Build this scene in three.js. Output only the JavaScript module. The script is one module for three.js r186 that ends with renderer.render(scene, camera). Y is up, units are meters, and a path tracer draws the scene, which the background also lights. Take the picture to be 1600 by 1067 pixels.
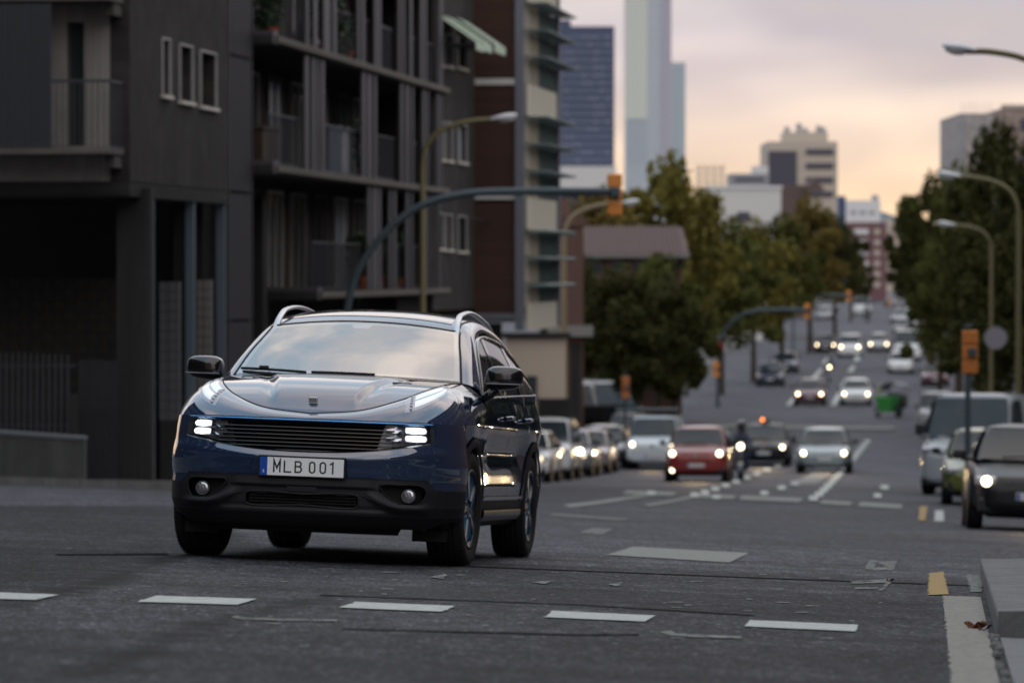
import * as THREE from 'three';
import { mergeGeometries, mergeVertices } from 'three/addons/utils/BufferGeometryUtils.js';
import { RoundedBoxGeometry } from 'three/addons/geometries/RoundedBoxGeometry.js';
import { ImprovedNoise } from 'three/addons/math/ImprovedNoise.js';
import { MarchingCubes } from 'three/addons/objects/MarchingCubes.js';

// ------------------------------------------------------------------ camera, sky, sun, exposure
const IW = 1600, IH = 1067, F = 5800, HORIZON = 421, EYE = 8;
const scene = new THREE.Scene();
const camera = new THREE.PerspectiveCamera(2 * Math.atan(IH / 2 / F) * 180 / Math.PI, IW / IH, 0.5, 9000);
const PITCH = Math.atan((IH / 2 - HORIZON) / F);
camera.position.set(0, EYE, 0);
camera.rotation.set(-PITCH, 0, 0);
camera.focus = 20.3;
camera.userData.fStop = 3.2;
const renderer = new THREE.WebGLRenderer({ antialias: true });
renderer.toneMapping = THREE.LinearToneMapping;
renderer.toneMappingExposure = 0.73;
renderer.shadowMap.enabled = true;

const NZ = new ImprovedNoise();
const fbm = (x, y, z, oct = 5, gain = 0.5) => { let a = 1, f = 1, s = 0, n = 0; for (let i = 0; i < oct; i++) { s += a * NZ.noise(x * f, y * f, z * f + i * 7.3); n += a; a *= gain; f *= 2.03; } return s / n; };
const clamp = (x, a = 0, b = 1) => Math.min(b, Math.max(a, x));
const sstep = (a, b, x) => { const t = clamp((x - a) / (b - a)); return t * t * (3 - 2 * t); };
const lerp = (a, b, t) => a + (b - a) * t;
const table = (rows, x) => { if (x <= rows[0][0]) return rows[0].slice(1); for (let i = 1; i < rows.length; i++) if (x <= rows[i][0]) { const t = (x - rows[i - 1][0]) / (rows[i][0] - rows[i - 1][0]); return rows[i].slice(1).map((v, k) => lerp(rows[i - 1][k + 1], v, t)); } return rows[rows.length - 1].slice(1); };

{ // dusk sky: peach along the horizon, a lavender bank above it, broken bright cloud on blue higher up
  const W = 2048, H = 1024, data = new Float32Array(W * H * 4);
  const low = [[-90, .13, .13, .135], [-8, .22, .21, .21], [-1, 1.05, .78, .53], [0, 1.62, 1.08, .62], [1.1, 1.55, 1.13, .74], [2.0, 1.38, 1.07, .84], [2.8, 1.16, .97, .90], [3.6, .99, .87, .89], [5, .78, .73, .77], [9, .98, .96, 1.02], [16, 1.16, 1.22, 1.32], [30, 1.02, 1.26, 1.48], [90, .76, 1.05, 1.36]];
  for (let j = 0; j < H; j++) {
    const el = ((j + .5) / H - .5) * Math.PI, c = table(low, el * 180 / Math.PI), cy = Math.cos(el), sy = Math.sin(el);
    for (let i = 0; i < W; i++) {
      const ph = ((i + .5) / W - .5) * 2 * Math.PI, dx = Math.cos(ph) * cy, dz = Math.sin(ph) * cy, deg = el * 180 / Math.PI;
      let [r, g, b] = c;
      if (deg > 6) { // clouds on a flat deck
        const k = 1 / (sy + .12), n = fbm(dx * k * 1.3 + 3.1, dz * k * 0.8 + 8.2, 1.7, 6, .55);
        const m = sstep(-.16, .20, n) * sstep(6, 18, deg), w = sstep(-.3, .4, fbm(dx * k * 2.5, dz * k * 2.5, 9.1, 4));
        r = lerp(r, lerp(1.55, 2.3, w), m); g = lerp(g, lerp(1.45, 2.04, w), m); b = lerp(b, lerp(1.46, 1.86, w), m);
      } else if (deg > -1) { // long faint streaks in the bank over the horizon
        const n = (fbm(dx * 9, el * 60, dz * 9, 4) + .6 * fbm(dx * 26, el * 130, dz * 26, 4)) * sstep(-1, 1.5, deg), az = Math.atan2(dx, -dz) * 180 / Math.PI;
        const d = 1 + .42 * n - .24 * sstep(3.0, 7.0, az) * sstep(2.0, 4.2, deg);
        r *= d; g *= d * (1 - .02 * n); b *= d * (1 - .16 * n);
      }
      const o = (j * W + i) * 4; data[o] = r; data[o + 1] = g; data[o + 2] = b; data[o + 3] = 1;
    }
  }
  const sky = new THREE.DataTexture(data, W, H, THREE.RGBAFormat, THREE.FloatType);
  sky.mapping = THREE.EquirectangularReflectionMapping; sky.magFilter = THREE.LinearFilter; sky.minFilter = THREE.LinearFilter; sky.needsUpdate = true;
  scene.background = sky; scene.environment = sky;
}
const sun = new THREE.DirectionalLight(0xfff0e2, 0.5);
sun.position.set(90, 34 + EYE, -10); sun.target.position.set(0, EYE, -40);
sun.castShadow = true; sun.shadow.radius = 38; sun.shadow.mapSize.set(2048, 2048);
Object.assign(sun.shadow.camera, { left: -160, right: 160, top: 80, bottom: -80, near: 1, far: 400 });
scene.add(sun, sun.target);

// ------------------------------------------------------------------ helpers
let seed = 12345;
const rnd = () => { seed |= 0; seed = seed + 0x6D2B79F5 | 0; let t = Math.imul(seed ^ seed >>> 15, 1 | seed); t = t + Math.imul(t ^ t >>> 7, 61 | t) ^ t; return ((t ^ t >>> 14) >>> 0) / 4294967296; };
const rr = (a, b) => a + (b - a) * rnd();
const V = (x, y, z) => new THREE.Vector3(x, y, z);
const lin = (r, g, b) => new THREE.Color().setRGB(r, g, b);
const M = (c, rough = .8, metal = 0, o = {}) => new THREE.MeshPhysicalMaterial({ color: Array.isArray(c) ? lin(...c) : c, roughness: rough, metalness: metal, side: THREE.DoubleSide, ...o });
const used = {};
const numbered = n => { const k = used[n] = (used[n] ?? -1) + 1; return k ? `${n}_${String(k).padStart(3, '0')}` : n; };
function merged(g) { const a = (Array.isArray(g) ? g : [g]).map(x => { const y = x.index ? x.toNonIndexed() : x; for (const k of Object.keys(y.attributes)) if (!['position', 'normal', 'uv'].includes(k)) y.deleteAttribute(k); if (!y.attributes.uv) y.setAttribute('uv', new THREE.BufferAttribute(new Float32Array(y.attributes.position.count * 2), 2)); return y; }); return a.length > 1 ? mergeGeometries(a) : (Array.isArray(g) ? g[0] : g); }
function mesh(name, g, m, parent = scene) { const o = new THREE.Mesh(merged(g), m); o.name = parent === scene ? numbered(name) : name; o.castShadow = o.receiveShadow = true; parent.add(o); return o; }
function tag(o, label, category, group, kind) { Object.assign(o.userData, { label, category }); if (group) o.userData.group = group; if (kind) o.userData.kind = kind; return o; }
function thing(name, label, category, [x, y, z] = [0, 0, 0], ry = 0, group) { const o = new THREE.Group(); o.name = numbered(name); o.position.set(x, y, z); o.rotation.y = ry; scene.add(o); return tag(o, label, category, group); }
const structure = (name, g, m, label) => { const o = mesh(name, g, m); o.userData.kind = 'structure'; if (label) o.userData.label = label; return o; };
const box = (w, h, d, x = 0, y = 0, z = 0, ry = 0, rx = 0, rz = 0) => { const g = new THREE.BoxGeometry(w, h, d); if (rz) g.rotateZ(rz); if (rx) g.rotateX(rx); if (ry) g.rotateY(ry); return g.translate(x, y, z); };
const rbox = (w, h, d, x = 0, y = 0, z = 0, r = .02, seg = 2) => new RoundedBoxGeometry(w, h, d, seg, Math.min(r, w / 2.01, h / 2.01, d / 2.01)).translate(x, y, z);
const cyl = (r0, r1, h, x = 0, y = 0, z = 0, seg = 20, rx = 0, rz = 0) => { const g = new THREE.CylinderGeometry(r0, r1, h, seg); if (rx) g.rotateX(rx); if (rz) g.rotateZ(rz); return g.translate(x, y, z); };
const tube = (pts, r, seg = 24, rad = 8, closed = false) => new THREE.TubeGeometry(new THREE.CatmullRomCurve3(pts, closed), seg, r, rad, closed);
function orient(g, cx, cy, cz) { const p = g.attributes.position, ix = g.index.array; let s = 0; const a = V(), b = V(), c = V(), n = V(); for (let i = 0; i < ix.length; i += 3) { a.fromBufferAttribute(p, ix[i]); b.fromBufferAttribute(p, ix[i + 1]); c.fromBufferAttribute(p, ix[i + 2]); n.crossVectors(b.clone().sub(a), c.clone().sub(a)); s += n.dot(a.clone().sub(V(cx, cy, cz))); } if (s < 0) for (let i = 0; i < ix.length; i += 3) { const t = ix[i]; ix[i] = ix[i + 1]; ix[i + 1] = t; } return g; }
function grid(fn, nu, nv, center, keep) { // a patch fn(u, v) -> [x, y, z]
  const pos = [], uv = [], ix = [];
  for (let j = 0; j <= nv; j++) for (let i = 0; i <= nu; i++) { pos.push(...fn(i / nu, j / nv)); uv.push(i / nu, j / nv); }
  for (let j = 0; j < nv; j++) for (let i = 0; i < nu; i++) { const a = j * (nu + 1) + i, b = a + 1, c = a + nu + 1, d = c + 1; if (keep && ![a, b, c, d].every(k => keep(pos[k * 3], pos[k * 3 + 1], pos[k * 3 + 2]))) continue; ix.push(a, b, c, b, d, c); }
  const g = new THREE.BufferGeometry(); g.setAttribute('position', new THREE.Float32BufferAttribute(pos, 3)); g.setAttribute('uv', new THREE.Float32BufferAttribute(uv, 2)); g.setIndex(ix);
  if (center) orient(g, ...center);
  g.computeVertexNormals(); return g;
}
const mirrorX = g => { const h = g.clone(); h.scale(-1, 1, 1); if (h.index) { const a = h.index.array; for (let i = 0; i < a.length; i += 3) { const t = a[i]; a[i] = a[i + 1]; a[i + 1] = t; } } h.computeVertexNormals(); return h; };
const extrude = (pts, depth, bevel = 0) => { const s = new THREE.Shape(pts.map(p => new THREE.Vector2(p[0], p[1]))); return new THREE.ExtrudeGeometry(s, { depth, bevelEnabled: bevel > 0, bevelSize: bevel, bevelThickness: bevel, bevelSegments: 2, curveSegments: 12 }); };

// pixels of the photograph -> rays and points
const CP = Math.cos(PITCH), SP = Math.sin(PITCH);
const ray = (u, v) => { const a = (u - IW / 2) / F, b = (IH / 2 - v) / F; return V(a, b * CP - SP, -b * SP - CP); };
const at = (u, v, D) => { const r = ray(u, v); return r.multiplyScalar(D / -r.z).add(V(0, EYE, 0)); };
const toPx = p => { const x = p.x, y = p.y - EYE, z = p.z, f = -(z * CP) - y * SP, up = y * CP - z * SP; return [IW / 2 + F * x / f, IH / 2 - F * up / f]; };
// ground height: falls away from the camera, bottoms out past the junction, climbs again; the near crossing tips down to one side
const PROFILE = [[-400, 8], [-60, 2.464], [0, -.626], [95, -5.516], [106, -6.05], [126, -6.78], [150, -7.2], [170, -7.45], [215, -7.65], [250, -7.4], [290, -6.9], [340, -6.2], [400, -5.6], [600, -5.2], [1000, -5], [6000, -5]];
const PS = (() => { const n = PROFILE.length, d = [], m = []; for (let i = 0; i < n - 1; i++) d.push((PROFILE[i + 1][1] - PROFILE[i][1]) / (PROFILE[i + 1][0] - PROFILE[i][0])); for (let i = 0; i < n; i++) m.push(i === 0 ? d[0] : i === n - 1 ? d[n - 2] : d[i - 1] * d[i] <= 0 ? 0 : 2 * d[i - 1] * d[i] / (d[i - 1] + d[i])); return m; })();
const profile = D => { let i = 0; while (i < PROFILE.length - 2 && D > PROFILE[i + 1][0]) i++; const [x0, y0] = PROFILE[i], [x1, y1] = PROFILE[i + 1], h = x1 - x0, t = clamp((D - x0) / h), t2 = t * t, t3 = t2 * t; return (2 * t3 - 3 * t2 + 1) * y0 + (t3 - 2 * t2 + t) * h * PS[i] + (-2 * t3 + 3 * t2) * y1 + (t3 - t2) * h * PS[i + 1]; };
const CROSS = .04;
const ground = (x, z) => { const D = -z; return EYE + profile(D) - CROSS * (1 - sstep(50, 100, D)) * sstep(-50, -10, D) * clamp(x + 1.1, -14, 12); };
const onGround = (u, v, lift = 0) => { const r = ray(u, v); let lo = 2, hi = 3000, t = lo; for (let k = 0; k < 4000; k++) { const n = t * 1.004; const y = EYE + r.y / -r.z * n; if (y < ground(r.x / -r.z * n, -n)) { lo = t; hi = n; break; } t = n; } for (let k = 0; k < 40; k++) { const m = (lo + hi) / 2; if (EYE + r.y / -r.z * m < ground(r.x / -r.z * m, -m)) hi = m; else lo = m; } const x = r.x / -r.z * hi; return V(x, ground(x, -hi) + lift, -hi); };
const groundNormal = (x, z) => { const e = .5; return V(ground(x - e, z) - ground(x + e, z), 2 * e, ground(x, z - e) - ground(x, z + e)).normalize(); };
// stand an object on the sloping ground, +z of the object turned by ry
function stand(o, x, z, ry, tilt = true) { o.position.set(x, ground(x, z), z); const q = new THREE.Quaternion().setFromAxisAngle(V(0, 1, 0), ry); if (tilt) q.premultiply(new THREE.Quaternion().setFromUnitVectors(V(0, 1, 0), groundNormal(x, z))); o.quaternion.copy(q); return o; }

// procedural colour maps
function noiseTex(size, fn, srgb = true) { const d = new Uint8Array(size * size * 4); for (let j = 0; j < size; j++) for (let i = 0; i < size; i++) { const c = fn(i / size, j / size, i, j), o = (j * size + i) * 4; d[o] = clamp(c[0], 0, 255); d[o + 1] = clamp(c[1], 0, 255); d[o + 2] = clamp(c[2], 0, 255); d[o + 3] = c[3] ?? 255; } const t = new THREE.DataTexture(d, size, size); t.wrapS = t.wrapT = THREE.RepeatWrapping; t.magFilter = THREE.LinearFilter; t.minFilter = THREE.LinearMipmapLinearFilter; t.generateMipmaps = true; if (srgb) t.colorSpace = THREE.SRGBColorSpace; t.needsUpdate = true; return t; }
// noise that tiles over the unit square
const tileN = (u, v, f, s = 0, oct = 4) => { const q = 2 * Math.PI, r = f / q; return fbm(Math.cos(u * q) * r + s, Math.sin(u * q) * r + Math.cos(v * q) * r * .9, Math.sin(v * q) * r + s * 3.1, oct); };
const rep = (t, x, y) => { const c = t.clone(); c.repeat.set(x, y); c.needsUpdate = true; return c; };
// world-metre box uv for walls: u along the horizontal run, v up
function wallUV(g, s = 1) { const p = g.attributes.position, n = g.attributes.normal, uv = g.attributes.uv; for (let i = 0; i < p.count; i++) { const ax = Math.abs(n.getX(i)), ay = Math.abs(n.getY(i)), az = Math.abs(n.getZ(i)); const x = p.getX(i), y = p.getY(i), z = p.getZ(i); if (ay > ax && ay > az) uv.setXY(i, x * s, z * s); else if (ax > az) uv.setXY(i, z * s, y * s); else uv.setXY(i, x * s, y * s); } return g; }
const console_log = (...a) => console.log(...a);
// ------------------------------------------------------------------ ground and road
const cellNoise = n => { const a = new Float32Array(n * n); for (let i = 0; i < n * n; i++) a[i] = rnd(); return (u, v) => { const x = u * n, y = v * n, i = Math.floor(x), j = Math.floor(y), f = x - i, g = y - j, A = (p, q) => a[(q % n) * n + p % n]; return lerp(lerp(A(i, j), A(i + 1, j), f), lerp(A(i, j + 1), A(i + 1, j + 1), f), g); }; };
const stoneA = cellNoise(330), stoneB = cellNoise(170), stoneC = cellNoise(60);
const asphaltTex = noiseTex(2048, (u, v, i, j) => { const n = tileN(u, v, 10, 2, 4), p = stoneA(u, v), q = stoneB(u, v), r = stoneC(u, v); let a = 45 + 14 * n + 34 * (p - .5) + 36 * (q - .5) + 18 * (r - .5) + 14 * (rnd() - .5); if (p > .8) a += 60 * (p - .8) / .2 * (.3 + .7 * q); if (q > .86) a += 60 * (q - .86) / .14; a = Math.max(16, a); return [a, a, a * 1.035]; });
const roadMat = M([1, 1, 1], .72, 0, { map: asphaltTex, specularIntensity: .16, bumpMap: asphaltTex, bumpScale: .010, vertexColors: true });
const tarSeams = [ // worn joints and cracks seen on the near road, as pixel chains
  [[100, 930], [210, 895], [275, 868], [420, 862]], [[0, 947], [60, 930], [200, 893]], [[120, 1055], [215, 1022], [330, 975], [480, 938], [530, 930]],
].map(c => c.map(([u, v]) => onGround(u, v)));
const patchEdge = (() => { const a = onGround(300, 985), b = onGround(1000, 993); return x => lerp(-a.z, -b.z, (x - a.x) / (b.x - a.x)); })();
const insidePoly = (x, y, P) => { let c = false; for (let i = 0, j = P.length - 1; i < P.length; j = i++) if ((P[i][1] > y) !== (P[j][1] > y) && x < (P[j][0] - P[i][0]) * (y - P[i][1]) / (P[j][1] - P[i][1]) + P[i][0]) c = !c; return c; };
const asPoly = px => px.map(([u, v]) => { const p = onGround(u, v); return [p.x, -p.z]; });
const patchLeft = asPoly([[-300, 940], [90, 918], [200, 890], [270, 868], [420, 862], [300, 790], [-300, 790]]), patchMid = asPoly([[560, 945], [900, 952], [1230, 968], [1470, 975], [1462, 938], [1180, 930], [870, 918], [600, 915]]);
const segDist = (x, z, a, b) => { const dx = b.x - a.x, dz = b.z - a.z, t = clamp(((x - a.x) * dx + (z - a.z) * dz) / (dx * dx + dz * dz)); return Math.hypot(x - a.x - t * dx, z - a.z - t * dz); };
{
  const lay = (spans) => { const o = []; for (const [a, b, st] of spans) { const n = Math.max(1, Math.round((b - a) / st)); for (let i = 0; i < n; i++) o.push(a + (b - a) * i / n); } o.push(spans[spans.length - 1][1]); return o; };
  const Ds = lay([[-350, -50, 30], [-50, 8, 2], [8, 30, .08], [30, 62, .4], [62, 130, 1.2], [130, 420, 5], [420, 1000, 30], [1000, 5000, 400]]);
  const Xs = lay([[-2200, -150, 205], [-150, -30, 8], [-30, -6, 1], [-6, 6, .09], [6, 40, 1], [40, 150, 6], [150, 2200, 205]]);
  const pos = [], uv = [], col = [], ix = [], nx = Xs.length;
  for (const D of Ds) for (const x of Xs) {
    const z = -D; pos.push(x, ground(x, z), z); uv.push(x / 2.3, z / 7);
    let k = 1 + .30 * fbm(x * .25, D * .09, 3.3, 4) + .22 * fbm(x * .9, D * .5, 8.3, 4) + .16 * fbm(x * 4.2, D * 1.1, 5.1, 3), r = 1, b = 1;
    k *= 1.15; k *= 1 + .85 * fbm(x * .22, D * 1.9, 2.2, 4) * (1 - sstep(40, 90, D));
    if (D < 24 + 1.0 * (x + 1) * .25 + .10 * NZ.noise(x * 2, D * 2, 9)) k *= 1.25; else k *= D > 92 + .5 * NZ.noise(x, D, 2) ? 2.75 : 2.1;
    if (D > 4 && D < 62) { // areas of newer, darker asphalt with their own edges
      const j = .12 * NZ.noise(x * 2.2, D * 2.2, 3) + .04 * NZ.noise(x * 9, D * 9, 6);
      if (D + j < patchEdge(x)) k *= .72;
      if (insidePoly(x + j, -z + j, patchLeft)) k *= .48;
      if (insidePoly(x + j * .6, -z + j, patchMid)) k *= .70;
    }
    if (D > 8 && D < 30 && Math.abs(x) < 6) {
      k *= 1 - .22 * sstep(.25, .45, fbm(x * 1.6 + 4, D * .22, 1.3, 3)) ; // darker resurfaced streaks lying across the road
      for (const c of tarSeams) for (let i = 1; i < c.length; i++) { const d = segDist(x + .05 * NZ.noise(x * 6, D * 6, 0), z, c[i - 1], c[i]), w = .09 + .09 * NZ.noise(x * 3, D * 3, 4); k *= 1 - .7 * (1 - sstep(w * .5, w, d)); }
      const wear = fbm(x * 2.2, D * .55, 7.7, 4); k *= 1 + .22 * sstep(.05, .4, wear);
    }
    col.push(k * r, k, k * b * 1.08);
  }
  for (let j = 0; j < Ds.length - 1; j++) for (let i = 0; i < nx - 1; i++) { const a = j * nx + i, b = a + 1, c = a + nx, d = c + 1; ix.push(a, b, c, b, d, c); }
  const g = new THREE.BufferGeometry(); g.setAttribute('position', new THREE.Float32BufferAttribute(pos, 3)); g.setAttribute('uv', new THREE.Float32BufferAttribute(uv, 2)); g.setAttribute('color', new THREE.Float32BufferAttribute(col, 3)); g.setIndex(ix); g.computeVertexNormals();
  const o = new THREE.Mesh(g, roadMat); o.name = 'road'; o.receiveShadow = true; o.userData = { kind: 'structure', label: 'worn grey asphalt road running down the street' }; scene.add(o);
}
// ------------------------------------------------------------------ materials for the street
const plasterTex = noiseTex(512, (u, v) => { const n = tileN(u, v, 10, 4, 5), st = tileN(u * 3 % 1, v * .25, 14, 9, 4), f = rnd() - .5; const a = 198 + 48 * n + 42 * st + 14 * f; return [a, a * .985, a * .97]; });
plasterTex.repeat.set(.16, .16);
const stoneTex = noiseTex(512, (u, v) => { const n = tileN(u, v, 22, 6, 5), f = rnd() - .5; const a = 205 + 40 * n + 50 * f; return [a, a, a * .99]; });
const BM = {
  grey: M([.072, .067, .068], .9, 0, { map: plasterTex, specularIntensity: .3 }), cream: M([.50, .485, .47], .9, 0, { map: plasterTex, specularIntensity: .3 }), dark: M([.060, .059, .060], .9, 0, { map: plasterTex, specularIntensity: .3 }),  // dark: facade grey lowered for recesses and soffits, shade put into the colour
  fin: M([.066, .062, .069], .55, .2), slab: M([.20, .185, .18], .8, 0, { map: plasterTex, specularIntensity: .3 }), steel: M([.12, .15, .19], .5, .3), rail: M([.05, .05, .058], .5, .4),
  glass: M([.04, .05, .055], .06, 0, { ior: 1.7 }), paleGlass: M([.40, .45, .50], .15, .1), screen: M([.055, .062, .068], .25, 0, { transmission: .35, thickness: 0 }), trimW: M([.55, .51, .45], .7), frame: M([.35, .34, .33], .6), reveal: M([.12, .125, .14], .8),
  block: M([.17, .18, .205], .9, 0, { map: plasterTex, specularIntensity: .3 }), blockDark: M([.085, .084, .08], .95, 0, { map: plasterTex, specularIntensity: .3 }), blockPale: M([.34, .33, .32], .9, 0, { map: plasterTex, specularIntensity: .3 }), mortar: M([.02, .02, .02], 1),
  brown: M([.058, .024, .016], .7), brownB: M([.050, .020, .013], .7), white: M([.62, .62, .6], .7), aluminium: M([.20, .215, .25], .45, .5), beige: M([.46, .42, .34], .8), louvre: M([.14, .19, .19], .5, .2),
  beigeWall: M([.58, .49, .40], .9, 0, { specularIntensity: .3 }), brick: M([.19, .115, .098], .9, 0, { map: stoneTex, specularIntensity: .4 }), tile: M([.105, .066, .060], .85), concrete: M([.34, .335, .32], .9, 0, { map: stoneTex, specularIntensity: .4 }),
  kerb: M([.25, .25, .25], .85, 0, { map: stoneTex, specularIntensity: .4 }), paving: M([.22, .215, .21], .9, 0, { map: stoneTex, specularIntensity: .4 }), awning: M([.42, .50, .40], .85), wire: M([.01, .01, .01], .7), lamp: M([.62, .64, .66], .4, .3), olive: M([.16, .14, .07], .55, .3), poleGreen: M([.06, .085, .10], .5, .3), amber: M([.75, .27, .045], .5), amberDark: M([.03, .02, .01], .6),
  wood: M([.05, .028, .018], .7), terracotta: M([.30, .075, .035], .85), cloth: M([.5, .48, .42], .95), leafDark: M([.020, .042, .012], .75, 0, { transmission: .15, thickness: 0 }),
};
BM.kerb.map = rep(stoneTex, 2, 2);

// the left-hand apartment block: local x runs along its street front, local z points out to the street
const FX = (203 - 800) / F * 63, FM = .1426, FL = Math.hypot(1, FM), FBASE = FX - FM * 63;
const fD = u => FBASE / ((u - 800) / F - FM), fS = u => (fD(u) - 63) * FL, fY = (u, v) => at(u, v, fD(u)).y;
const FRY = Math.atan2(1, FM);
const gAt = (s, o) => { const c = Math.cos(FRY), sn = Math.sin(FRY); return ground(FX + s * c + o * sn, -63 - s * sn + o * c); };
{
  const b = thing('apartment_building', 'dark grey rendered apartment block with balconies behind vertical metal fins', 'building', [FX, 0, -63], FRY);
  const sA = fS(357), sB = fS(400), sC = fS(675), sE = fS(742), Y1 = 7.45, Y2 = 9.97, Y3 = 12.52, Y4 = 15.1, TOP = 17.8, DEEP = 14;
  const hole = (sh, a, c, lo, hi) => { const p = new THREE.Path(); p.moveTo(a, lo); p.lineTo(a, hi); p.lineTo(c, hi); p.lineTo(c, lo); p.closePath(); sh.holes.push(p); };
  const wallWith = (name, s0, s1, lo, hi, wins, m, depth = .35) => { const sh = new THREE.Shape(); sh.moveTo(s0, lo); sh.lineTo(s1, lo); sh.lineTo(s1, hi); sh.lineTo(s0, hi); sh.closePath(); for (const w of wins) hole(sh, ...w); return mesh(name, new THREE.ExtrudeGeometry(sh, { depth, bevelEnabled: false }).translate(0, 0, -depth), m, b); };
  const win = (parent, a, c, lo, hi, m, blind = 0, sill = true, set = -.33) => { const w = mesh('window', box(c - a, hi - lo, .03, (a + c) / 2, (lo + hi) / 2, set), m, parent); mesh('window_frame', [box(.03, hi - lo + .06, .05, a - .015, (lo + hi) / 2, .012), box(.03, hi - lo + .06, .05, c + .015, (lo + hi) / 2, .012), box(c - a, .035, .05, (a + c) / 2, hi + .0175, .012)], BM.frame, w); if (sill) mesh('window_sill', box(c - a + .16, .06, .10, (a + c) / 2, lo - .03, .03), BM.trimW, w); for (let i = 0; i < blind; i++) mesh('blind_slat', box(c - a, .05, .03, (a + c) / 2, hi - .06 - i * .075, -.27), BM.trimW, w); return w; };
  // end wall volume over the undercroft
  const WA = [[253, 264, 61, 148], [280, 299, 70, 157], [312, 336, 80, 165]].map(([u0, u1, v0, v1]) => [fS(u0), fS(u1), fY(u0, v1), fY(u0, v0)]);
  const wa = wallWith('street_wall', 0, sA, 9.5, TOP, WA, BM.grey);
  WA.forEach((w, i) => win(wa, ...w, i === 2 ? BM.glass : BM.paleGlass, i === 2 ? 11 : i === 1 ? 0 : 0));
  mesh('end_wall', [box(.35, TOP - 9.5, .45, .175, (TOP + 9.5) / 2, -.575), box(.35, TOP - 9.5, DEEP, .175, (TOP + 9.5) / 2, -1.10 - DEEP / 2), box(.35, .55, .30, .175, 9.775, -.95), box(.35, TOP - 12.2, .30, .175, (TOP + 12.2) / 2, -.95)], BM.cream, b);
  mesh('balcony_door', box(.06, 1.75 + .4, .34, .22, 11.12, -.95), BM.glass, b);
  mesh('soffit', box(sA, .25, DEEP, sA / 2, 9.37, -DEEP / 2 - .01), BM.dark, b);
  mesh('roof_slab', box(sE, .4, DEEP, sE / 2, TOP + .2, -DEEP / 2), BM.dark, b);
  // front balconies, seen end-on
  for (const y of [9.98, 12.54]) {
    const s = mesh('balcony_slab', box(1.05, .13, 4.2, -.525, y + .02, -.10 - 2.1), BM.slab, b); mesh('slab_bracket', box(.5, .22, .16, -.25, y - .15, -.22), BM.slab, s);
    const r = mesh('railing_top', [box(.035, .045, 4.0, -1.0, y + 1.17, -.1 - 2.0), box(1.0, .045, .035, -.5, y + 1.17, -.10)], BM.rail, b);
    for (let i = 0; i < 16; i++) mesh('railing_bar', box(.014, 1.1, .014, -1.0, y + .62, -.10 - i * .101), BM.rail, r);
    for (let i = 1; i < 8; i++) mesh('railing_bar', box(.014, 1.1, .014, -1.0 + i * .13, y + .62, -.10), BM.rail, r);
    for (let i = 0; i < 3; i++) { const w = [.36, .36, .36][i], z = -1.09 - .2 - i * .385; const p = mesh('screen_panel', box(.012, 2.36, w + .02, -1.06, y + 1.28, z), BM.screen, b); mesh('panel_frame', [box(.03, 2.4, .022, -1.062, y + 1.28, z + w / 2 + .01), box(.03, .03, w, -1.062, y + .1, z)], BM.rail, p); }
  }
  // undercroft: posts, piers of blocks, rear walls
  for (const [u, w] of [[243, .135], [307, .115], [354, .07]]) { const s = fS(u), lo = gAt(s, 0) - .1; mesh('steel_post', box(w, 9.30 - lo, .16, s, (9.30 + lo) / 2, -.12), BM.steel, b); }
  const pier = (u0, u1, D, vt, vb, m, name, nb, bh, stagger) => { const w = (u1 - u0) / F * D, top = at(u0, vt, D).y, lo = ground((u0 - 800) / F * D, -D) - .1, p0 = b.worldToLocal ? null : null; const c = at((u0 + u1) / 2, 500, D); const g = new THREE.Group(); g.name = name; b.updateMatrixWorld(true); g.position.copy(b.worldToLocal(V(c.x, 0, c.z))); g.rotation.y = -FRY; b.add(g); mesh('mortar_core', box(w - .03, top - lo, .34, 0, (top + lo) / 2, 0), BM.mortar, g); const bw = w / nb, G1 = new THREE.BoxGeometry(bw - .012, bh - .014, .36), G2 = new THREE.BoxGeometry(bw / 2 - .012, bh - .014, .36); wallUV(G1); let row = 0; for (let y = top - bh / 2; y > Math.max(lo, at(u0, vb, D).y); y -= bh, row++) { const odd = stagger && row % 2; for (let i = 0; i < nb + (odd ? 1 : 0); i++) { const edge = odd && (i === 0 || i === nb); const o = mesh('block', edge ? G2 : G1, m, g); o.position.set(odd ? (edge ? (i ? w / 2 - bw / 4 : -w / 2 + bw / 4) : -w / 2 + i * bw) : -w / 2 + (i + .5) * bw, y, rr(-.008, .008)); } } return g; };
  pier(249, 281, 66.8, 440, 655, BM.block, 'block_pier', 2, .178, false);
  pier(308, 331, 70.0, 437, 660, BM.blockPale, 'block_pier', 2, .178, false);
  pier(-60, 186, 68.5, 435, 640, BM.blockDark, 'block_wall', 7, .2, true);
  { const place = (name, w, h, d, u, D, lo, m) => { const c = at(u, 500, D), g = mesh(name, box(w, h, d), m, b); g.position.copy(b.worldToLocal(V(c.x, lo + h / 2, c.z))); g.rotation.y = -FRY; return g; };
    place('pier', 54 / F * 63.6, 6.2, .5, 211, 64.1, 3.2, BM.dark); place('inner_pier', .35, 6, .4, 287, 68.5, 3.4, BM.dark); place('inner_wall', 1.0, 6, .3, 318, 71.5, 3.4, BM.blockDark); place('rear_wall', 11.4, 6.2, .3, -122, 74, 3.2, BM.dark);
    place('gate_post', .14, 1.55, .14, 113, 62.2, 4.35, BM.dark); }
  for (let i = 0; i < 13; i++) { const u = -10 + i * 9.6, c = at(u, 620, 62.3), lo = ground(c.x, c.z); const o = mesh('fence_bar', new THREE.CylinderGeometry(.016, .034, 1.42, 6), BM.rail, b); o.position.copy(b.worldToLocal(V(c.x, lo + 1.5, c.z))); }
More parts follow.
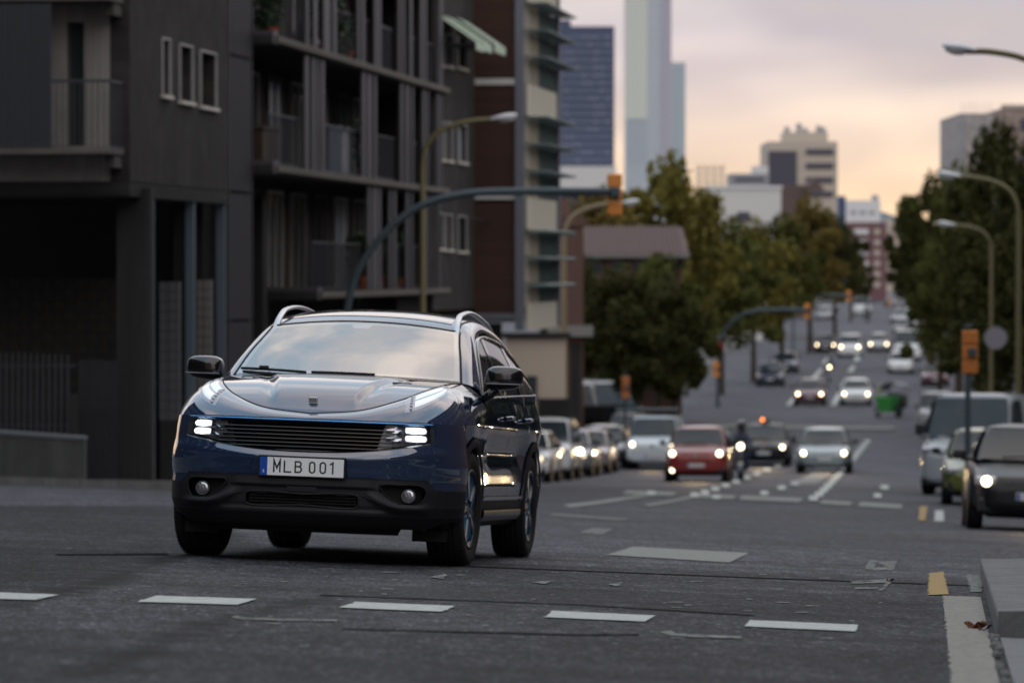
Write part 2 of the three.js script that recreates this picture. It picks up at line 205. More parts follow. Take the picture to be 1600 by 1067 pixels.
  for (const h of [1.1, 2.1]) { const c = at(50, 620, 62.36), o = mesh('fence_rail', box(1.45, .04, .03), BM.rail, b); o.position.copy(b.worldToLocal(V(c.x, ground(c.x, c.z) + h - .1, c.z))); o.rotation.y = -FRY; }
  for (let i = 0; i < 12; i++) { const u = 124 + i * 5, c = at(u, 620, 63.0), lo = ground(c.x, c.z); const o = mesh('gate_bar', box(.022, 2.1, .02), BM.rail, b); o.position.copy(b.worldToLocal(V(c.x, lo + 1.1, c.z))); }
  // full-height vertical fins beside the balcony bay
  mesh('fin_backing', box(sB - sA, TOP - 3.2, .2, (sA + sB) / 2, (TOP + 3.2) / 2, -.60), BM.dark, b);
  for (let i = 0; i < 7; i++) { const s = lerp(sA + .06, sB - .12, i / 6), w = i === 0 || i === 6 ? .05 : .13; for (const [lo, hi] of [[3.3, 7.0], [7.02, 9.48], [9.5, 12.1], [12.12, TOP]]) mesh('fin', box(w, hi - lo - .03, .06, s, (lo + hi) / 2, -.08), BM.fin, b); }
  // balcony bay: inner wall with doors, slabs, fins
  mesh('bay_wall', [box(sC - sB, TOP - 7.3, .3, (sB + sC) / 2, (TOP + 7.3) / 2, -1.75), box(.3, TOP - 3.2, 1.6, sB + .15, (TOP + 3.2) / 2, -.95), box(.3, TOP - 3.2, 1.6, sC - .15, (TOP + 3.2) / 2, -.95)], BM.grey, b);
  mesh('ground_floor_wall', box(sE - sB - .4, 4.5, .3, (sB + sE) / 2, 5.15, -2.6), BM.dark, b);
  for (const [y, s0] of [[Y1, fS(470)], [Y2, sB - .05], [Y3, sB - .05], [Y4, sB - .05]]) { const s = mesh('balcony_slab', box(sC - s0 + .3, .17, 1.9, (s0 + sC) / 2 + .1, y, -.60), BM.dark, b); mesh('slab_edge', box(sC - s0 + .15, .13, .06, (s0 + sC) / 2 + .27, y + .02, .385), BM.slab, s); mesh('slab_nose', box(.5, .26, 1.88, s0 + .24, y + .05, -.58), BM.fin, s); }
  const fins = [[Y1, Y2, [[555, 559], [562, 570], [572, 576], [589, 592], [596, 600], [616, 620], [624, 627], [645, 649], [652, 654], [667, 670]]],
    [Y2, Y3, [[455, 461], [466, 471], [474, 477], [481, 486], [546, 551], [554, 561], [565, 569], [607, 611], [615, 621], [625, 628], [642, 646], [649, 652], [665, 669], [671, 673]]],
    [Y3, Y4, [[457, 461], [469, 475], [485, 495], [500, 505], [539, 542], [546, 550], [566, 570], [572, 576], [604, 607], [611, 614], [622, 626], [639, 643], [646, 649], [669, 674]]],
    [Y4, TOP, [[420, 428], [455, 461], [485, 495], [530, 538], [566, 570], [600, 607], [640, 648], [668, 674]]]];
  for (const [lo, hi, l] of fins) for (const [u0, u1] of l) { const s0 = fS(u0), s1 = fS(u1); mesh('fin', [box(s1 - s0, hi - lo - .2, .05, (s0 + s1) / 2, (lo + hi) / 2, .27), box(.03, hi - lo - .2, .10, s1, (lo + hi) / 2, .24)], BM.fin, b); }
  // balcony rails and inner doors and windows
  const railing = (s0, s1, y) => { const r = mesh('balcony_railing', [box(s1 - s0, .04, .04, (s0 + s1) / 2, y + 1.12, .15), box(s1 - s0, .03, .03, (s0 + s1) / 2, y + .15, .15)], BM.rail, b); const bars = []; for (let s = s0; s <= s1; s += .13) bars.push(box(.014, 1.0, .014, s, y + .62, .15)); const k = mesh('railing_bars', bars, BM.rail, r); k.userData.kind = 'stuff'; };
  for (const [u0, u1, y] of [[474, 552, Y1], [578, 588, Y1], [602, 615, Y1], [629, 644, Y1], [406, 454, Y2], [487, 545, Y2], [570, 606, Y2], [629, 641, Y2], [430, 468, Y3], [506, 538, Y3], [551, 565, Y3], [577, 603, Y3], [627, 638, Y3], [650, 668, Y3]]) railing(fS(u0), fS(u1), y);
  let di = 0; for (const y of [Y1, Y2, Y3, Y4]) for (let s = sB + .7; s < sC - 1.6; s += 2.6) { const pale = di++ % 5 === 1; const d = mesh('balcony_window', box(1.5, 2.05, .04, s + .75, y + 1.16, -1.585), pale ? BM.paleGlass : BM.glass, b); mesh('window_frame', [box(.06, 2.15, .08, s, y + 1.16, -1.56), box(.06, 2.15, .08, s + 1.5, y + 1.16, -1.56), box(.05, 2.05, .07, s + .75, y + 1.16, -1.558), box(1.62, .07, .08, s + .75, y + 2.26, -1.56)], di % 3 ? BM.frame : BM.fin, d); }
  // shop glazing at street level
  { const s0 = fS(397), s1 = fS(436), lo = gAt(s0, 0); mesh('shop_window', box(s1 - s0, 2.6, .05, (s0 + s1) / 2, fY(410, 440) + 1.3, -.7), BM.glass, b); for (const v of [456, 470, 484]) mesh('shutter_band', box(s1 - s0, .14, .06, (s0 + s1) / 2, fY(415, v), -.68), BM.tile, b); mesh('shop_column', box(.5, 6.4, .4, fS(466), 6.3, -.9), BM.dark, b); mesh('column', box(.35, 4, .35, fS(520), 5.4, -.8), BM.dark, b); mesh('column', box(.35, 4, .35, fS(600), 5.4, -.8), BM.dark, b);
    for (let i = 0; i < 7; i++) mesh('street_fin', box(.12, 3.6, .06, fS(634 + i * 5), 5.5, -.2), BM.fin, b); }
  // far end wall with its small windows and awnings
  const WC = []; for (const [v0, v1] of [[52, 100], [190, 248], [334, 388]]) for (const [u0, u1] of [[684, 692], [697, 705.5], [715, 728]]) WC.push([fS(u0), fS(u1), fY(u0, v1 + (u0 - 684) * .14), fY(u0, v0 + (u0 - 684) * .14)]);
  const wc = wallWith('street_wall', sC, sE, 6.95, TOP, WC, BM.grey);
  WC.forEach((w, i) => win(wc, ...w, i % 3 === 2 && i > 5 ? BM.glass : i < 3 ? BM.glass : BM.paleGlass, 0, true, -.14));
  WC.slice(0, 3).forEach(([a, c, lo, hi]) => { const aw = mesh('awning', [box(c - a + .5, .02, 1.25, (a + c) / 2, hi + .12, .52, 0, .60), box(c - a + .5, .22, .02, (a + c) / 2, hi - .33, 1.03)], BM.awning, wc); mesh('awning_arm', [box(.03, .03, 1.0, a - .12, hi - .28, .5), box(.03, .03, 1.0, c + .12, hi - .28, .5)], BM.rail, aw); });
  for (const y of [Y2 + .05, Y3 + .05]) mesh('downpipe', cyl(.04, .04, 2.4, sC + .35, y + 1.2, .05, 8), BM.fin, b);
}
{ // brown-boarded office volume that juts over the pavement further along
  const sE = fS(742), D1 = 101.4, oB = (806 - 742) / F * D1 / Math.cos(0) , oC = (820 - 742) / F * D1;
  const b = thing('office_building', 'brown boarded office block with cream panels and projecting louvre shelves', 'building', [FX, 0, -63], FRY);
  const yv = v => at(780, v, D1).y, lo = yv(492), top = 20.5, s1 = sE + 6.4;
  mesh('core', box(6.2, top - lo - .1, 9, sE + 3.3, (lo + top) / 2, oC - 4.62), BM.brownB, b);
  mesh('underside', box(6.4, .2, oC + 2, s1 - 3.2, lo - .1, oC / 2 - 1), BM.aluminium, b);
  const pl = new THREE.BoxGeometry(.05, .168, oB), pl2 = new THREE.BoxGeometry(.05, .168, oB); let i = 0;
  for (let y = lo + .1; y < top; y += .18, i++) { if (Math.abs(y - yv(128)) < .12 || Math.abs(y - yv(309)) < .09) continue; const o = mesh('plank', pl, rnd() > .5 ? BM.brown : BM.brownB, b); o.position.set(sE - .03 + rr(-.004, .004), y, oB / 2); }
  for (const [v, h, m] of [[128, .17, BM.white], [309, .09, BM.white], [494, .16, BM.aluminium]]) mesh('band', box(.09, h, oB - .02, sE - .05, yv(v), oB / 2), m, b);
  mesh('corner_column', box(.22, top - lo + .45, oC - oB - .01, sE - .02, (top + lo) / 2 - .2, (oB + oC) / 2), BM.aluminium, b);
  mesh('end_column', box(.2, top - lo + .3, .16, s1 + .05, (top + lo) / 2 - .15, oC + .06), BM.aluminium, b);
  for (let k = -2; k < 3; k++) { // storeys: panel below, three window strips with shelves above
    const vP = 308 + k * 178 - 178; const y0 = yv(vP + 50), y1 = yv(vP);
    if (y0 > top) continue;
    if (y1 > lo + .3) { const pb = mesh('panel', box(6.2, y1 - y0, .06, sE + 3.3, (y0 + y1) / 2, oC + .03), BM.beige, b); for (let j = 1; j < 6; j++) mesh('panel_joint', box(.02, y1 - y0 - .02, .006, sE + .3 + j * 1.03, (y0 + y1) / 2, oC + .061), BM.louvre, pb); }
    for (let j = 0; j < 3; j++) { const ya = yv(vP - j * 42.5), yb = yv(vP - (j + 1) * 42.5); const g = mesh('window_strip', box(6.2, yb - ya - .03, .04, sE + 3.3, (ya + yb) / 2, oC - .06), BM.glass, b); for (let q = 0; q < 12; q++) mesh('mullion', box(q < 5 ? .13 : .05, yb - ya - .05, .09, sE + .45 + q * .5, (ya + yb) / 2, oC - .0), q < 5 ? BM.beige : BM.louvre, g); const sh = mesh('louvre_shelf', box(6.3, .035, .03, sE + 3.3, yb - .04, oC + .62), BM.louvre, b); for (let q = 0; q < 5; q++) mesh('louvre_slat', box(6.3, .05, .075, sE + 3.3, yb - .04, oC + .12 + q * .11, 0, .5), BM.louvre, sh); }
  }
  const pb = mesh('panel', box(6.2, .75, .06, sE + 3.3, yv(495), oC + .04), BM.beige, b);
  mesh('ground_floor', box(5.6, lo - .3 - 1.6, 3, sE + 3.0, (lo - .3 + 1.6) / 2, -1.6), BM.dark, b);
}
{ // overhead cable between the two blocks
  const a = at(668, 318, 92), c = at(700, 328, 95), d = at(900, 368, 118); tag(mesh('overhead_cable', tube([a, c, V(lerp(c.x, d.x, .5), lerp(c.y, d.y, .5) - .15, lerp(c.z, d.z, .5)), d], .022, 40, 5), BM.wire), 'thin black cable strung along the grey and brown facades', 'cable');
}
function boxBuilding(name, label, u0, u1, vTop, D, depth, m, opt = {}) { // a block facing the camera, its front edges given in pixels
  const x0 = (u0 - 800) / F * D, x1 = (u1 - 800) / F * D, top = at((u0 + u1) / 2, vTop, D).y, lo = Math.min(ground(x0, -D), ground(x1, -D)) - .5, g = thing(name, label, 'building', [(x0 + x1) / 2, 0, -D], opt.ry || 0, opt.group);
  const w = x1 - x0; mesh('wall', wallUV(box(w, top - lo, depth, 0, (top + lo) / 2, -depth / 2)), m, g);
  return { g, w, top, lo, D, px: D / F, yv: v => at(800, v, D).y, xu: u => (u - 800) / F * D - (x0 + x1) / 2 };
}
{ // low beige house, brick corner and tiled-roof house past the offices
  let B = boxBuilding('beige_house', 'low plain beige rendered house beyond the brown offices', 790, 884, 528, 116, 7, BM.beigeWall);
  mesh('roof_edge', box(B.w + .3, .16, .5, 0, B.top + .08, -.1), BM.dark, B.g); mesh('window', box(.32, .75, .06, B.xu(831), B.yv(606), .035), BM.glass, B.g); mesh('doorway', box(1.1, 1.3, .08, B.xu(868), B.yv(655), .045), BM.dark, B.g); mesh('lower_band', box(B.w - .2, 1.0, .05, -.05, B.lo + 1.0, .03), BM.concrete, B.g);
  B = boxBuilding('brick_house', 'narrow pinkish brick house with a pale cornice behind the lamp post', 862, 912, 352, 138, 9, BM.brick);
  mesh('parapet', box(B.w + .2, .35, .8, 0, B.top + .15, -.3), BM.brick, B.g); mesh('cornice', box(B.w + .5, .4, .7, .1, B.yv(517), .1), BM.concrete, B.g); mesh('chimney', cyl(.35, .5, .9, -.25, B.top + .6, -2, 10), BM.brick, B.g); mesh('recess', box(.4, 3, .06, .3, B.yv(600), .035), BM.dark, B.g);
  B = boxBuilding('tiled_house', 'long low house with dull red tiled roof above the trees', 896, 1066, 398, 172, 12, BM.brick);
  { const r = mesh('roof', extrude([[0, 0], [6.5, 1.35], [13, 0]], B.w + .6).rotateY(Math.PI / 2).translate(-B.w / 2 - .3, B.top, .4), BM.tile, B.g); for (let i = 0; i < 26; i++) mesh('tile_row', box(.09, .06, 6.7, -B.w / 2 + i * B.w / 25, B.top + .72, -2.9, 0, .205), BM.tile, r); }
  mesh('eave', box(B.w + .7, .16, .5, 0, B.top - .05, .3), BM.concrete, B.g); for (let i = 0; i < 6; i++) mesh('vent_slot', box(.12, .55, .05, B.xu(1036 + i * 5.5), B.yv(411), .03), BM.dark, B.g); for (const u of [930, 965, 1000]) mesh('window', box(.6, .8, .06, B.xu(u), B.yv(412), .035), BM.glass, B.g);
}
{ // towers and blocks on the skyline
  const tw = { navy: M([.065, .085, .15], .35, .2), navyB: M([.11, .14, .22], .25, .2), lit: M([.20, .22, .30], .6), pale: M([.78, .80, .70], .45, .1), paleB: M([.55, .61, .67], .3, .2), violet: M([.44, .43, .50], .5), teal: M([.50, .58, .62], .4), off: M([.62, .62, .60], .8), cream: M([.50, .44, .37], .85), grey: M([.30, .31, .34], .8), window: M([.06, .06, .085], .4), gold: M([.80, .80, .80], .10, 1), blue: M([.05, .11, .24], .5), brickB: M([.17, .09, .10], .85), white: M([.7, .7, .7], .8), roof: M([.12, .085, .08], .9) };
  let B = boxBuilding('office_tower', 'dark blue slab office tower with rows of windows', 866, 960, 41, 1150, 24, tw.navy);
  for (let i = 0; i < 17; i++) { const y = B.yv(58 + i * 12), f = mesh('window_band', box(B.w - .8, 1.15, .3, 0, y, .12), tw.navyB, B.g); for (let k = 0; k < 9; k++) if (rnd() < .34) mesh('painted_lit_window', box(1.4, .7, .2, -B.w / 2 + 1.8 + k * 1.85, y, .26), tw.lit, f); }  // window light put into a paler colour, nothing glows here
  mesh('plant_room', box(5, 2.4, 8, -6.6, B.top + 1.1, -9), tw.navy, B.g); mesh('podium', box(17, 7.8, 10, 1.0, B.yv(281), 7), tw.off, B.g);
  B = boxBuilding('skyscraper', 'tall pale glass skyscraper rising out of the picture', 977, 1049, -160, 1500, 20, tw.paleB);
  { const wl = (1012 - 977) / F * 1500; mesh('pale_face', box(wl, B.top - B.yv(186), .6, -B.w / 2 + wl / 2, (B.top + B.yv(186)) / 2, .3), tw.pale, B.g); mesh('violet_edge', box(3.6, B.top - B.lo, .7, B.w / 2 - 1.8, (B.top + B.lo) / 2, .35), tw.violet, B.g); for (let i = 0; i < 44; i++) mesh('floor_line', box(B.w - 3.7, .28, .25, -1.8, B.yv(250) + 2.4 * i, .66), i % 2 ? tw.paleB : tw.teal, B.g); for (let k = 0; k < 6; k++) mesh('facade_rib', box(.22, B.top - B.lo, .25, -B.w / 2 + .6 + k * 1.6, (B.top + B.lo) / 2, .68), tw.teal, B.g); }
  B = boxBuilding('skyscraper', 'shorter teal glass tower against the flank of the pale skyscraper', 1050, 1071, 97, 1520, 18, tw.teal); for (let i = 0; i < 15; i++) mesh('floor_line', box(B.w - .4, .25, .2, 0, B.yv(245) + 2.5 * i, .1), tw.paleB, B.g); mesh('cap', box(B.w - .3, 1.6, .3, 0, B.top - 1.2, .12), tw.paleB, B.g);
  B = boxBuilding('office_block', 'cream concrete block with a dark stair panel and long window strips', 1200, 1309, 221, 640, 20, tw.cream);
  mesh('dark_panel', box(4.9, 6.0, .3, B.xu(1223), B.yv(263), .12), tw.window, B.g); for (const v of [237, 259, 281, 303]) mesh('window_strip', box(4.7, .95, .3, B.xu(1281), B.yv(v), .12), tw.window, B.g); mesh('roof_house', box(7.6, 1.7, 8, .7, B.top + .85, -6), tw.cream, B.g); for (const [u, h] of [[1233, 1.0], [1252, 1.6], [1262, .8], [1283, 1.2], [1290, .9]]) mesh('roof_plant', rbox(.9, h, 1, B.xu(u), B.top + 1.7 + h / 2, -5, .1), tw.grey, B.g);
  B = boxBuilding('low_block', 'flat white building partly hidden by the street trees', 1105, 1221, 294, 330, 14, tw.off); mesh('parapet', box(B.w + .2, .25, .5, 0, B.top + .1, -.1), tw.white, B.g); mesh('window', box(1.1, .9, .2, B.xu(1162), B.yv(339), .05), tw.window, B.g);
  B = boxBuilding('glazed_block', 'mirror-glazed block glinting between the tall tree and white building', 1086, 1134, 257, 560, 10, tw.gold); for (let i = 0; i < 4; i++) mesh('floor_line', box(B.w, .12, .15, 0, B.yv(264 + i * 10), .06), tw.cream, B.g); for (let i = 0; i < 4; i++) mesh('pilaster', box(.14, B.top - B.lo, .16, -B.w / 2 + .6 + i * 1.15, (B.top + B.lo) / 2, .08), tw.cream, B.g);
  B = boxBuilding('grey_block', 'small grey roofed block beside the cream concrete block', 1141, 1202, 271, 600, 10, tw.grey); mesh('upper_floor', box(2.4, 1.3, 6, 1.9, B.top + .6, -4), tw.off, B.g); for (let i = 0; i < 2; i++) mesh('window_strip', box(4.8, .5, .2, 0, B.yv(280 + i * 12), .06), tw.window, B.g);
  B = boxBuilding('tiled_block', 'dull red roofed low block in front of the cream concrete block', 1176, 1262, 289, 420, 10, tw.roof); mesh('gable', extrude([[-1.2, 0], [0, 1.3], [1.2, 0]], 4).translate(B.xu(1272), B.top - .6, -3), tw.roof, B.g);
  B = boxBuilding('blue_block', 'narrow building with a bright blue side down the street', 1309, 1322, 306, 700, 8, tw.blue); mesh('window_strip', box(.9, 4.4, .1, .1, B.yv(330), .05), tw.navy, B.g);
  B = boxBuilding('white_block', 'white flat-topped building at the far end of the street', 1322, 1376, 313, 760, 8, tw.white); for (let i = 0; i < 3; i++) mesh('window', box(1.2, .7, .1, -2 + i * 1.9, B.yv(332), .04), tw.grey, B.g); mesh('stair_tower', box(1.2, 1.2, 3, 2.7, B.top + .5, -3), tw.grey, B.g);
  B = boxBuilding('brick_block', 'dark red brick apartment block with white balconies at the street end', 1330, 1386, 347, 620, 10, tw.brickB); for (let i = 0; i < 6; i++) { mesh('balcony', box(2.3, .85, .6, B.xu(1346), B.yv(362 + i * 16.5), .3), tw.white, B.g); mesh('window', box(1, .9, .1, B.xu(1371), B.yv(362 + i * 16.5), .05), tw.cream, B.g); }
  B = boxBuilding('pink_block', 'pinkish apartment block closing the far street', 1386, 1440, 342, 820, 10, tw.cream); for (let i = 0; i < 5; i++) for (let k = 0; k < 3; k++) mesh('window', box(.9, 1, .1, -2.4 + k * 2.4, B.yv(358 + i * 15), .05), tw.brickB, B.g);
  B = boxBuilding('stained_block', 'weathered white block wall rising behind the dark trees', 1500, 1556, 177, 260, 12, M([.62, .60, .61], .9, 0, { map: plasterTex, specularIntensity: .3 })); mesh('edge_strip', box(.18, B.top - B.lo, .2, -B.w / 2 + .1, (B.top + B.lo) / 2, .1), tw.grey, B.g); for (let i = 0; i < 7; i++) mesh('antenna', cyl(.02, .02, rr(.3, 1), -B.w / 2 + .3 + i * .33, B.top + .4, -1, 5), tw.grey, B.g);
  for (let i = 0; i < 3; i++) mesh('window', box(.5, .8, .1, .4, B.yv(205 + i * 45), .05), tw.window, B.g);
  B = boxBuilding('brown_block', 'pinkish brown block behind the dark trees', 1568, 1680, 168, 300, 12, M([.55, .45, .41], .9, 0, { map: plasterTex, specularIntensity: .3 })); for (let i = 0; i < 4; i++) for (let k = 0; k < 2; k++) mesh('window', box(.7, 1, .1, -1.2 + k * 1.6, B.yv(195 + i * 48), .05), tw.window, B.g); mesh('parapet', box(B.w + .3, .3, .5, 0, B.top + .1, -.1), tw.cream, B.g);
  // hills closing the view
  const pts = [[1180, 352], [1260, 330], [1310, 305], [1345, 312], [1385, 326], [1420, 338], [1480, 345], [1620, 352]]; const HD = 3400;
  const hill = grid((u, v) => { const k = u * (pts.length - 1), i = Math.min(pts.length - 2, Math.floor(k)), f = k - i, uu = lerp(pts[i][0], pts[i + 1][0], f), vv = lerp(pts[i][1], pts[i + 1][1], f); const d = HD + v * 500; const top = at(uu, vv + 2 * fbm(u * 20, 1, 2), HD); return [top.x * d / HD, lerp(0, top.y, Math.sin((1 - Math.abs(v * 2 - 1)) * Math.PI / 2)), -d]; }, 60, 10, [0, -5000, -HD]);
  structure('hill', hill, M([.10, .13, .16], .95), 'low blue hill at the end of the street');  // the blue of distant haze is put into the hill colour
}
// ------------------------------------------------------------------ kerbs, pavements, markings
const sheet = (pts, lift, m, name, extra = {}) => { const c = pts.map(p => V(p.x, ground(p.x, p.z) + lift, p.z)); const sh = THREE.ShapeUtils.triangulateShape(c.map(p => new THREE.Vector2(p.x, -p.z)), []); const g = new THREE.BufferGeometry(); g.setAttribute('position', new THREE.Float32BufferAttribute(c.flatMap(p => [p.x, p.y, p.z]), 3)); g.setAttribute('uv', new THREE.Float32BufferAttribute(c.flatMap(p => [p.x, p.z]), 2)); g.setIndex(sh.flat()); orient(g, c[0].x, c[0].y - 50, c[0].z); g.computeVertexNormals(); return g; };
// a raised strip following the ground: outline by left and right edges as functions of D
function strip(x0, x1, D0, D1, h, n, m, name, label) { const P = [], ix = [], uv = []; for (let i = 0; i <= n; i++) { const D = lerp(D0, D1, i / n), a = x0(D), b = x1(D), ya = ground(a, -D), yb = ground(b, -D); P.push([a, ya - .3, -D], [a, ya + h, -D], [b, yb + h, -D], [b, yb - .3, -D]); uv.push([a, D], [a, D], [b, D], [b, D]); } const pos = [], tu = []; const q = (a, b, c, d) => { for (const k of [a, b, c, b, d, c]) { pos.push(...P[k]); tu.push(uv[k][0], uv[k][1] + (P[k][1] < -99 ? 0 : 0)); } }; for (let i = 0; i < n; i++) { const o = i * 4; for (let k = 0; k < 3; k++) q(o + k, o + k + 1, o + 4 + k, o + 5 + k); } { const o = n * 4; q(0, 1, 3, 2); q(o, o + 1, o + 3, o + 2); } const g = new THREE.BufferGeometry(); g.setAttribute('position', new THREE.Float32BufferAttribute(pos, 3)); g.setAttribute('uv', new THREE.Float32BufferAttribute(tu, 2)); g.computeVertexNormals(); return structure(name, g, m, label); }
const facX = (D, o) => FX + FM * (D - 63) + o;
strip(D => facX(D, -.35), D => facX(D, 1.6), 62.5, 100, .13, 40, BM.paving, 'pavement', 'pavement along the grey apartment block');
strip(() => -24, D => -.75 + .083 * (D - 110), 107.5, 171, .13, 40, BM.paving, 'pavement', 'pavement beside the row of parked cars');
for (let i = 0; i < 23; i++) { const D0 = 62.5 + i * 1.6; strip(D => facX(D, 1.605), D => facX(D, 1.76), D0, D0 + 1.585, .125, 1, BM.kerb, 'kerb', 'granite kerb stone beside the apartment pavement'); }
{ // kerb and low wall across the front of the undercroft
  const z0 = 60.3; for (let i = 0; i < 14; i++) { const x = -9.5 + i * .62; strip(() => x, () => x + .61, z0, z0 + .22, .13, 1, BM.kerb, 'kerb', 'grey kerb stone in front of the undercroft'); }
  strip(() => -11, () => -3.3, z0 + .225, 62.48, .12, 4, BM.paving, 'pavement', 'narrow pavement in front of the undercroft');
  const w0 = at(-40, 676, 61.2), w1 = at(132, 688, 61.2), lo = ground(w1.x, w1.z); const g = thing('low_wall', 'low grey rendered parapet wall before the undercroft fence', 'wall', [0, 0, -61.2]); mesh('wall_body', extrude([[w0.x, lo - .4], [w1.x, lo - .4], [w1.x, w1.y], [w0.x, w0.y]], .28, .01).translate(0, 0, -.14), M([.10, .105, .105], .9, 0, { map: plasterTex }), g); mesh('wall_cap', extrude([[w0.x, w0.y], [w1.x + .02, w1.y], [w1.x + .02, w1.y + .05], [w0.x, w0.y + .05]], .33, .005).translate(0, .012, -.165), BM.reveal, g);
}
// right-hand kerb corner: concrete gutter strip, granite block, tiles behind
{
  const a = onGround(1474, 932), b = onGround(1489, 1080), c = onGround(1532, 928), d = onGround(1565, 1080);
  const gx0 = D => lerp(b.x, a.x, (D + b.z) / (b.z - a.z)), gx1 = D => lerp(d.x, c.x, (D + d.z) / (d.z - c.z));
  const jag = (f, s) => D => f(D) + .018 * NZ.noise(D * 7, s, 0);
  strip(jag(gx0, 1), gx1, -b.z - 3, -a.z, .006, 90, M([.40, .385, .35], .9, 0, { map: rep(stoneTex, 1.2, .5) }), 'gutter', 'worn pale concrete gutter strip');
  const e = onGround(1536, 900).z, f = onGround(1570, 1000).z; // block from e (far) to f (near)
  const kb = thing('kerb_block', 'rough grey granite kerb block at the pavement corner', 'kerb');
  const D1 = -e, D0 = -f, x0 = D => gx1(D) + .02, mk = (s0, s1, w) => { const P = [], n = 6; const geo = grid((u, v) => { const D = lerp(s0, s1, u), a = v * 3, k = Math.min(2, Math.floor(a)), t = a - k, x = x0(D), h = .12, y = ground(x, -D); const pr = [[x, y - .2], [x + .015, y + h], [x + w, y + h], [x + w, y - .2]]; return [lerp(pr[k][0], pr[k + 1][0], t), lerp(pr[k][1], pr[k + 1][1], t) + .006 * NZ.noise(u * 13, v * 13, s0), -D]; }, 10, 24, [x0((s0 + s1) / 2) + w / 2, ground(3, -(s0 + s1) / 2) - .1, -(s0 + s1) / 2]); return geo; };
  const km = M([.23, .23, .24], .85, 0, { map: rep(stoneTex, 1, 1) });
  const cap = (D, w) => { const x = x0(D), y = ground(x, -D), g = new THREE.BufferGeometry(); g.setAttribute('position', new THREE.Float32BufferAttribute([x, y - .2, -D, x + .015, y + .12, -D, x + w, y + .12, -D, x + w, y - .2, -D], 3)); g.setAttribute('uv', new THREE.Float32BufferAttribute([0, 0, 0, .3, .6, .3, .6, 0], 2)); g.setIndex([0, 2, 1, 0, 3, 2]); g.computeVertexNormals(); return g; };
  const mid = (D0 + D1) / 2; mesh('stone', [mk(D0, mid - .006, 1.2).toNonIndexed(), cap(D0, 1.2).toNonIndexed()], km, kb); mesh('stone', [mk(mid + .006, D1, 1.2).toNonIndexed(), cap(D1, 1.2).toNonIndexed()], km, kb);
  strip(D => gx1(D) + .045, D => gx1(D) + 3.5, 4, D0 - .012, .012, 30, M([.28, .285, .30], .85, 0, { map: rep(stoneTex, .8, .8) }), 'pavement', 'pale smooth paving beside the kerb block');
  const mo = []; for (let i = 0; i < 60; i++) { const D = rr(8, D0), r = rr(.008, .022); mo.push(new THREE.IcosahedronGeometry(r, 0).translate(gx1(D) + .02 + rr(-.012, .012), ground(gx1(D), -D) + .012, -D)); } const gr = mesh('joint_gravel', mo, BM.kerb); gr.userData = { kind: 'stuff', label: 'loose grit in the joint beside the gutter', category: 'gravel' };
  // dry leaves in the gutter
  const lm = M([.13, .05, .018], .9); for (const [u, v, s] of [[1528, 984, 1], [1519, 982, .8], [1540, 987, .9], [1534, 981, .7], [1392, 911, .6], [1417, 912, .5], [1405, 909, .5]]) { const p = onGround(u, v), g = grid((a, b) => { const w = Math.sin(Math.PI * clamp(a, .03, .97)) * (b - .5); return [(a - .5) * .085 * s, .02 + .016 * s * Math.sin(a * 5 + b * 3), w * .05 * s]; }, 6, 3); g.rotateY(rr(0, 6)); const o = mesh('dry_leaf', g, lm); o.position.copy(p); tag(o, 'small curled brown leaf lying by the pale gutter', 'leaf', 'dry leaves along the gutter'); }
}
// far kerb of the street on the other side
strip(D => 7.6 + .108 * (D - 62) + 3.2, D => 7.6 + .108 * (D - 62) + 30, 92, 420, .13, 60, BM.paving, 'pavement', 'tree-lined pavement past the parked van');
strip(D => 7.0 + .108 * (D - 95), D => 7.7 + .108 * (D - 95), 96, 150, .03, 20, M([.25, .245, .24], .9), 'kerb', 'pale kerb line dividing the lanes by the van');
strip(D => facX(D, -30), D => 4.9 + .098 * (D - 172), 172, 420, .13, 40, BM.paving, 'pavement', 'pavement under the long row of street trees');

const paintTex = noiseTex(512, (u, v) => { const n = tileN(u, v, 20, 3, 5), m = tileN(u, v, 70, 8, 3), f = rnd() - .5; let a = 224 + 40 * n + 30 * m + 18 * f; if (m > .28) a -= 60; return [a * .985, a, a * .985]; });
const wornTex = noiseTex(512, (u, v) => { const n = tileN(u, v, 16, 13, 5) + .5 * tileN(u, v, 60, 3, 3); const k = n + .10 > .06 * (rnd() - .5) * 3 ? 255 : 0; return [k, k, k]; }, false);
const MK = { white: M([.66, .67, .655], .7, 0, { map: paintTex, specularIntensity: .3 }), pale: M([.40, .395, .375], .8, 0, { map: paintTex, specularIntensity: .1 }), worn: M([.36, .36, .345], .8, 0, { specularIntensity: .1, map: paintTex, alphaMap: wornTex, alphaTest: .5 }), yellow: M([.48, .30, .09], .75, 0, { map: paintTex }), tar: M([.020, .020, .022], .95, 0, { specularIntensity: .05 }) };
function marking(px, m = MK.white, ragged = 0, lift = .006, name = 'road_marking') { // outline in photograph pixels, laid on the road
  let P = px.map(([u, v]) => onGround(u, v)); if (ragged) { const q = []; for (let i = 0; i < P.length; i++) { const a = P[i], b = P[(i + 1) % P.length], n = Math.max(1, Math.round(a.distanceTo(b) / .07)); for (let k = 0; k < n; k++) { const p = a.clone().lerp(b, k / n); p.x += ragged * NZ.noise(p.x * 9, p.z * 9, 1); p.z += ragged * 2 * NZ.noise(p.x * 9, p.z * 9, 5); q.push(p); } } P = q; }
  const D = -P[0].z, g = sheet(P, lift + Math.max(0, D - 40) * .0004, m, name); const uv = g.attributes.uv; for (let i = 0; i < uv.count; i++) uv.setXY(i, uv.getX(i) / 1.1, uv.getY(i) / 1.1); const o = mesh(name, g, m); o.userData = { kind: 'structure', label: 'painted marking on the asphalt road' }; return o;
}
